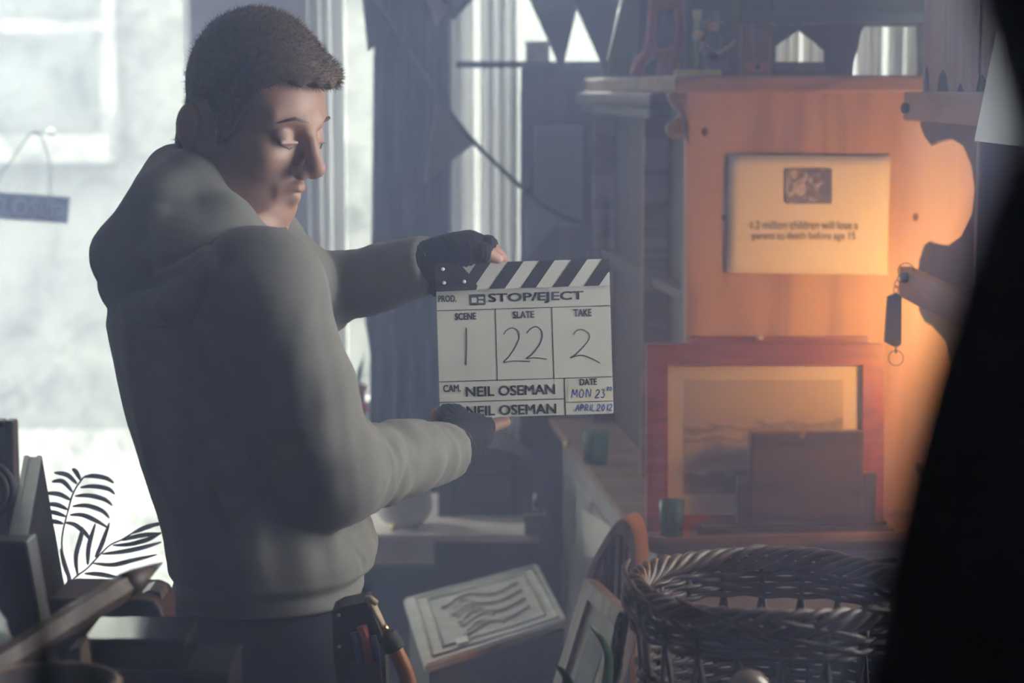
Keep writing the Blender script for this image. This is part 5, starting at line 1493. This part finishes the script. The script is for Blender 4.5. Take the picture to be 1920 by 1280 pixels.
tube('strap', [Q(691, 1124, -.004), Q(699, 1134, -.006), Q(710, 1155, -.006), Q(717, 1168, -.006), Q(721, 1185, -.006)], [.006, .0075, .0065, .0055, .006], M_tan, ph_, 8, flat=.45)
tube('strap_loop', [Q(688, 1122, .0), Q(696, 1124, -.010), Q(704, 1130, -.006)], .0045, M_tan, ph_, 6)
tube('buckle', [Q(718, 1172, -.008), Q(722, 1178, -.008), Q(725, 1190, -.008)], .0045, plain('polished_brass', (.85, .62, .3), .12, metallic=1), ph_, 8)
def pen(label, c, px, r=.0048):
    o = Q(*px[-1], -.008) + po
    t = thing('pen', label, 'pen', o)
    P_ = [Q(u, v, -.008) + po - o for u, v in px]
    tube('barrel', P_, r, plain('pen_' + c, {'blue': (.03, .05, .30), 'red': (.40, .03, .03)}[c], .35), t, 10)
    tube('clip', [P_[0] + Vector((.002, -.0058, 0)), P_[0].lerp(P_[1], .5) + Vector((.002, -.0062, 0))], .0012, plain('pen_' + c, (0, 0, 0)), t, 5)
pen('blue pen in the belt pouch, left of the red one', 'blue', ((664, 1186), (672, 1215), (682, 1250)), .0055)
pen('red pen in the middle of the belt pouch', 'red', ((678, 1174), (686, 1205), (694, 1240)), .0065)
pen('blue pen in the belt pouch, right of the red one', 'blue', ((698, 1192), (703, 1215), (708, 1250)), .0050)
ho_ = W(775, 1290, 2.30)
hm = thing('orange_handled_tool', 'curved tool with orange handle and black collar hanging at the belt', 'tool', ho_)
T_ = lambda u, v: W(u, v, 2.30) - ho_
tube('handle', catmull([T_(733, 1205), T_(742, 1222), T_(755, 1248), T_(764, 1275), T_(772, 1320), T_(776, 1370)], 5), .0098, plain('orange_brown_handle', (.32, .10, .028), .4, .15), hm, 12)
tube('collar', catmull([T_(724, 1190), T_(732, 1200), T_(740, 1217)], 4), .0125, M_pouch, hm, 12)
tube('catch', [T_(738, 1203), T_(748, 1195)], [.005, .003], M_pouch, hm, 6)

# ================================================================== CLUTTER ON THE TABLE AT LEFT
ZL = .955
ct = thing('clutter_table', 'dark table at the left crowded with frames and boxes', 'table', (-.66, 2.02, 0))
box('table_top', (-.36, -.30, ZL - .03), (.36, .20, ZL), M_tbl, ct)
for x in (-.34, .30):
    for y in (-.28, .14): box('leg', (x, y, 0), (x + .04, y + .04, ZL - .03), M_tbl, ct)
M_brown = wood('mid_brown_frame', (.05, .03, .022), (.09, .055, .042), 'z', 16, .5)
def tallframe():
    Y = 2.16; o = W(-40, 1100, Y); o.z = ZL
    t = thing('carved_brown_frame', 'brown wooden frame with a dark coiled rope at the left edge', 'picture frame', o)
    a, c = W(-130, 787, Y) - o, W(29, 787, Y) - o
    h = a.z; rw = .0075
    box('frame_rail', (c.x - rw * 1.5, -.008, 0), (c.x, .014, h), M_brown, t); box('frame_rail', (a.x, -.008, 0), (a.x + rw, .014, h), M_brown, t)
    box('frame_rail', (a.x + rw, -.008, h - rw), (c.x - rw * 1.5, .014, h), M_brown, t); box('frame_rail', (a.x + rw, -.008, 0), (c.x - rw * 1.5, .014, rw), M_brown, t)
    box('picture', (a.x + rw, .004, rw), (c.x - rw * 1.5, .010, h - rw), plain('streaked_grey_print', (.20, .17, .16), .7, .5, 18), t)
    for k, r in enumerate((.019, .025)):
        cc = W(-22, 918, Y - .025) - o
        tube('rope_coil', [cc + Vector((r * math.cos(q), .003 * k, r * 1.1 * math.sin(q))) for q in [2 * math.pi * j / 24 for j in range(24)]], .0042, plain('black_rope', (.02, .02, .024), .6), t, 6, True)
tallframe()
# thick dark picture frame leaning, grey channelled edge towards us
M_edge = plain('grey_channelled_edge', (.13, .13, .135), .4, .15, 40); M_dface = wood('frame_face_dark', (.010, .007, .006), (.022, .016, .012), 'z', 16, .8); M_dface.node_tree.nodes['Principled BSDF'].inputs['Specular IOR Level'].default_value = .1
def ext(P, Qd, z):      # continue the line P->Q down to height z
    t = (P.z - z) / (P.z - Qd.z); return P + (Qd - P) * t
p1, p2, p3, p4 = W(46, 858, 2.26), W(79, 858, 2.26), W(51, 1015, 2.02), W(16, 1015, 2.02)
b2 = ext(p2, W(122, 1105, 2.28), ZL); b1 = b2 + (p1 - p2); b3 = ext(p3, W(90, 1200, 2.03), ZL); b4 = b3 + (p4 - p3)
mid_ = (b2 + b3) / 2; lfm = thing('thick_dark_frame', 'thick dark frame with a grey channelled edge leaning over', 'picture frame', mid_)
hexa('frame_face', [b4, b3, b2, b1, p4, p3, p2, p1], M_dface, lfm, mid_)
for f0, f1, h in ((.0, .28, .0035), (.72, 1.0, .0035), (.28, .72, .0012)):
    A = [p4.lerp(p3, f0), p4.lerp(p3, f1), p1.lerp(p2, f1), p1.lerp(p2, f0)]; nn = Vector((0, -.5, .8)).normalized()
    hexa('edge_channel', [q + nn * .0002 for q in A] + [q + nn * h for q in A], M_edge, lfm, mid_)
# black box in front of it
k0 = [W(-60, 1016, 1.97), W(49, 1016, 1.97), W(78, 1188, 1.97), W(-60, 1188, 1.97)]
k0b = ext(k0[1], k0[2], ZL)
bb0 = Vector((k0[0].x, 1.97, ZL))
bbx = thing('upright_black_box', 'upright black box file leaning against the thick dark frame', 'box', bb0)
hexa('box_body', [Vector((k0[0].x, 1.97, ZL)), Vector((k0b.x, 1.97, ZL)), Vector((k0b.x, 2.005, ZL)), Vector((k0[0].x, 2.005, ZL)), k0[0], k0[1], k0[1] + Vector((0, .035, 0)), k0[0] + Vector((0, .035, 0))], plain('black_card', (.010, .011, .016), .6, spec=.1), bbx, bb0, .002)
hexa('bright_slit_strip', [k0[1] + Vector((-.001, -.001, 0)), k0[1] + Vector((.0015, -.001, 0)), k0b + Vector((.0015, -.001, 0)), k0b + Vector((-.001, -.001, 0))] + [q + Vector((0, .036, 0)) for q in (k0[1] + Vector((-.001, -.001, 0)), k0[1] + Vector((.0015, -.001, 0)), k0b + Vector((.0015, -.001, 0)), k0b + Vector((-.001, -.001, 0)))], M_edge, bbx, bb0)  # grey strip stands for the bright slit beside the box
# rounded wooden box
wo = W(190, 1190, 2.10); wo.z = ZL
wbx = thing('rounded_wooden_box', 'dark red brown wooden box with rounded corners behind the big pencil', 'box', wo)
M_mah = wood('mahogany', (.035, .016, .013), (.06, .029, .022), 'x', 12, .85); M_mah.node_tree.nodes['Principled BSDF'].inputs['Specular IOR Level'].default_value = .1
def rbx(px, Y, d, name, mat):
    base = [W(u, v, Y) for u, v in px]
    for p, (u, v) in zip(base, px):
        if v > 1250: p.z = ZL
    return bmobj(name, prismbm([(p.x, p.z) for p in base], 0, d, lambda a, b_, t: Vector((a, Y + t, b_)) - wo), mat, wbx)
arc = [(303, 1300), (303, 1160), (299, 1143), (289, 1131), (272, 1124), (110, 1122), (93, 1126), (84, 1138), (80, 1155), (80, 1300)]
rbx(arc, 2.09, .09, 'box_body', M_mah)
rim_in = [W(u, v, 2.086) - wo for u, v in arc[1:-1]]
tube('edge_bead', catmull(rim_in, 3), .0022, M_aro if False else M_brown, wbx, 6)
rbx([(258, 1122), (262, 1112), (280, 1106), (300, 1110), (304, 1125), (304, 1140), (258, 1130)], 2.12, .04, 'catch_block', M_dwood)
# big carved pencil
tip, tail = W(307, 1053, 2.03), W(-30, 1262, 1.80)
dirp = (tail - tip).normalized(); po_ = tail
pc = thing('giant_pencil', 'oversized novelty pencil carved from bark-brown wood, point raised', 'pencil', po_)
M_bark = plain('bark_brown_wood', (.075, .040, .028), .55, .45, 22, .5)
def pl(d): return tip + dirp * d - po_
Lp = (tail - tip).length
b_ = tubebm([pl(.062 + (Lp - .062) * k / 10) for k in range(11)], [.0125] + [.0135 + .0008 * math.sin(k * 2.2) for k in range(1, 11)], 6); bmobj('pencil_barrel', b_, M_bark, pc)
bmobj('sharpened_cone', tubebm([pl(.064), pl(.045), pl(.022)], [.0135, .011, .0058], 10), plain('dark_cut_wood', (.055, .036, .036), .55, .2, 30), pc, True)
bmobj('pencil_lead', tubebm([pl(.0225), pl(.008), pl(0)], [.0058, .0026, .0004], 10), plain('graphite', (.06, .055, .065), .4), pc, True)
# black boxes
M_blk = plain('black_lacquer', (.008, .009, .012), .18, .1, spec=.3); M_blk2 = plain('black_cloth_board', (.008, .009, .012), .6, spec=.08)
def flatbox(name, u0, u1, v0, Y, dep, zbot, mat, label, cat, yaw=0, side=None):
    a, c = W(u0, v0, Y), W(u1, v0, Y); o = Vector(((a.x + c.x) / 2, Y, zbot)); w2 = (c.x - a.x) / 2
    t = thing(name, label, cat, o); t.rotation_euler.z = yaw
    box('body', (-w2, 0, 0), (w2, dep, a.z - zbot - .006), mat, t, .002); box('lid', (-w2 - .001, -.001, a.z - zbot - .0055), (w2 + .001, dep + .001, a.z - zbot), side or mat, t, .002)
    return a.z
z2 = WZ(1258, 1.95)
flatbox('black_book', 215, 428, 1258, 1.95, .10, ZL, M_blk2, 'thick black book lying flat at the bottom of the stack', 'book')
flatbox('black_lacquer_box', 156, 346, 1197, 1.955, .085, z2, M_blk, 'flat glossy black box lying on the thick black book', 'box')
# triangular wooden block
eo = W(128, 1265, 1.86); eo.z = ZL
ez = thing('wooden_wedge', 'pale brown wooden wedge under the big pencil', 'block', eo)
base = [W(u, v, 1.86) - eo for u, v in ((100, 1270), (128, 1218), (150, 1212), (158, 1262))]
b_ = prismbm([(base[0].x - .01, 0), (base[1].x, base[1].z), (base[2].x, base[2].z), (base[3].x + .012, 0)], 0, .04, lambda a, c, t: Vector((a, t, c)))
bmobj('wedge_block', b_, plain('pale_brown_wood', (.10, .06, .04), .6, .2, 20), ez)
bmobj('wedge_edge', tubebm([Vector((base[2].x, -.001, base[2].z)), Vector((base[3].x - .004, -.001, .0))], .0015, 6), plain('tan_edge', (.34, .28, .2), .6), ez)
# bowl with a brown rim in front
bo2 = W(85, 1300, 1.72); bo2.z = ZL - .0
bwr = .062; bz2 = WZ(1283, 1.72) - ZL
bwl = thing('brown_bowl', 'deep brown wooden bowl at the front of the cluttered table', 'bowl', bo2)
lathe('bowl_body', [(.030, 0), (.05, .03), (bwr - .004, bz2 * .6), (bwr, bz2), (bwr - .005, bz2), (bwr - .01, bz2 * .6), (.03, .012), (.0005, .010)], (0, 0, 0), M_brown, bwl, 36)
bmobj('bowl_rim', tubebm([Vector((bwr * math.cos(q), bwr * math.sin(q), bz2)) for q in [2 * math.pi * k / 40 for k in range(40)]], .0035, 6, None, True), plain('worn_rim', (.22, .13, .085), .5), bwl, True)
# crumpled clear-wrapped parcel
px_ = W(10, 1260, 1.88); px_.z = ZL
ps = SDF(axis_pts([(-.07, .07, .003)]), axis_pts([(-.05, .05, .003)]), axis_pts([(-.003, .22, .003)]))
tpz = WZ(1108, 1.88) - ZL
ps.cone((-.022, 0, tpz - .02), (.012, 0, .05), .016, .030, .02); ps.cone((.012, 0, .05), (.012, 0, .02), .030, .034, .02)
ps.apply(lambda x, y, z: -z + 0 * x + 0 * y, (-1, -1, -1), (1, 1, 1), op='max')
V, F = ps.mesh(); nv = vnormals(V, F); V += nv * (.005 * wav(V, 110, 21) + .002 * wav(V, 260, 22))[:, None]
V[:, 2] = np.maximum(V[:, 2], 0)
dropto(npmesh('wrapped_parcel', V, F, plain('teal_and_white_wrapping', (.30, .34, .34), .18, .75, 26)), px_, 'crumpled shiny teal and white wrapped parcel beside the upright black box', 'parcel')

# palm plant behind, against the window
pto = W(128, 1108, 3.05); pto.z = 0
pm = thing('palm_plant', 'potted palm with feathery fronds against the bright window', 'plant', pto)
lathe('stand', [(.11, 0), (.11, .02), (.03, .03), (.03, .58), (.10, .59), (.10, .61), (.0005, .61)], (0, 0, 0), M_dwood, pm, 24)
lathe('pot', [(.06, .61), (.085, .76), (.09, .76), (.09, .78), (.08, .78), (.075, .75), (.0005, .75)], (0, 0, 0), plain('terracotta', (.3, .13, .08), .8), pm, 24)
M_frond = translucent('backlit_frond', (.10, .06, .065), .35)
YPm = 3.05
def frond(px, leaves, r=.0015):
    st_ = [W(u, v, YPm) - pto for u, v in px]; st_ = [Vector((0, 0, .75))] + st_
    tube('frond_stem', catmull(st_, 6), r, M_frond, pm, 6)
    for k, lp in enumerate(leaves):
        Pl = catmull([W(u, v, YPm + .01 * (k % 3)) - pto for u, v in lp], 5); n_ = len(Pl)
        tube('leaflet', Pl, [.0005 + .0038 * math.sin(math.pi * min(1, (i + .6) / (n_))) ** .8 for i in range(n_)], M_frond, pm, 6, flata=.2)
c4 = lambda l: [(u / 2.4625, 760 + v / 2.4625) for u, v in l]
frond(c4([(320, 850), (285, 640), (318, 470), (345, 390), (386, 330)]),
      [c4(l) for l in ([(386, 330), (430, 325), (490, 335), (525, 358)], [(370, 378), (430, 372), (500, 385), (530, 410)], [(345, 418), (410, 415), (480, 432), (520, 462)], [(335, 465), (400, 462), (470, 485), (505, 520)],
                       [(322, 505), (380, 505), (440, 530), (500, 565)], [(300, 540), (345, 550), (395, 590), (420, 630)], [(372, 345), (350, 305), (333, 292)], [(355, 362), (310, 320), (250, 310)], [(335, 400), (290, 350), (238, 352)], [(325, 435), (270, 408), (205, 405)],
                       [(312, 480), (262, 458), (205, 455)], [(303, 512), (255, 495), (205, 490)], [(292, 545), (250, 535), (205, 540)], [(280, 660), (300, 740), (330, 820)])])
frond(c4([(320, 850), (410, 745), (500, 650), (560, 620), (640, 575), (745, 548)]),
      [c4(l) for l in ([(360, 790), (350, 700), (375, 600), (380, 560)], [(405, 735), (410, 650), (440, 545)], [(440, 700), (470, 640), (505, 540)], [(560, 622), (650, 600), (745, 590)], [(520, 645), (600, 640), (690, 615), (745, 585)], [(470, 685), (560, 675), (660, 655), (745, 630)],
                       [(430, 728), (520, 735), (610, 715), (725, 688)], [(390, 775), (470, 780), (560, 800)], [(355, 825), (430, 830), (520, 850)], [(610, 590), (680, 560), (750, 540)])])

# out-of-focus grass blades of a plant close to the camera at lower left
gso = W(120, 1420, .72); gso.z = 0
gr = thing('grass_plant', 'grassy potted plant with soft green blades close to the camera, blurred', 'plant', gso)
zpot = W(120, 1420, .72).z
lathe('stand', [(.09, 0), (.09, .02), (.025, .03), (.025, zpot - .13), (.07, zpot - .12), (.07, zpot - .11), (.0005, zpot - .11)], (0, 0, 0), M_dwood, gr, 20)
lathe('pot', [(.04, zpot - .11), (.055, zpot - .01), (.06, zpot - .01), (.06, zpot), (.053, zpot), (.05, zpot - .02), (.0005, zpot - .02)], (0, 0, 0), plain('terracotta', (.3, .13, .08), .8), gr, 20)
M_blade = translucent('soft_grass_blade', (.05, .09, .012), .3)
for (u, v, um, vm) in ((20, 1005, 60, 1180), (190, 1085, 165, 1200), (290, 1120, 220, 1180), (60, 1150, 70, 1250), (80, 1000, 92, 1180)):
    Pb = catmull([Vector((0, 0, zpot - .03)), W(um, vm, .72) - gso, W(u, v, .74) - gso], 6)
    tube('blade', Pb, [.0026 * (1 - (i / (len(Pb) - 1)) ** 2) + .0003 for i in range(len(Pb))], M_blade, gr, 6, flata=.25)

# ================================================================== HAZE (theatrical smoke hanging in the shop)
m = bpy.data.materials.new('smoke_haze'); m.use_nodes = True; nt = m.node_tree
nt.nodes.remove(nt.nodes['Principled BSDF'])
vol = N(nt, 'ShaderNodeVolumeScatter'); vol.inputs['Color'].default_value = (.50, .60, 1.0, 1); vol.inputs['Density'].default_value = 0.110; vol.inputs['Anisotropy'].default_value = 0.72
nt.links.new(vol.outputs[0], nt.nodes['Material Output'].inputs['Volume'])
hz_ = box('haze', (XL + .02, 0.15, .01), (XR - .02, YF - .14, ZC - .02), m, None, 0)
tag(hz_, 'thin bluish smoke haze filling the shop interior', 'haze', kind='stuff')
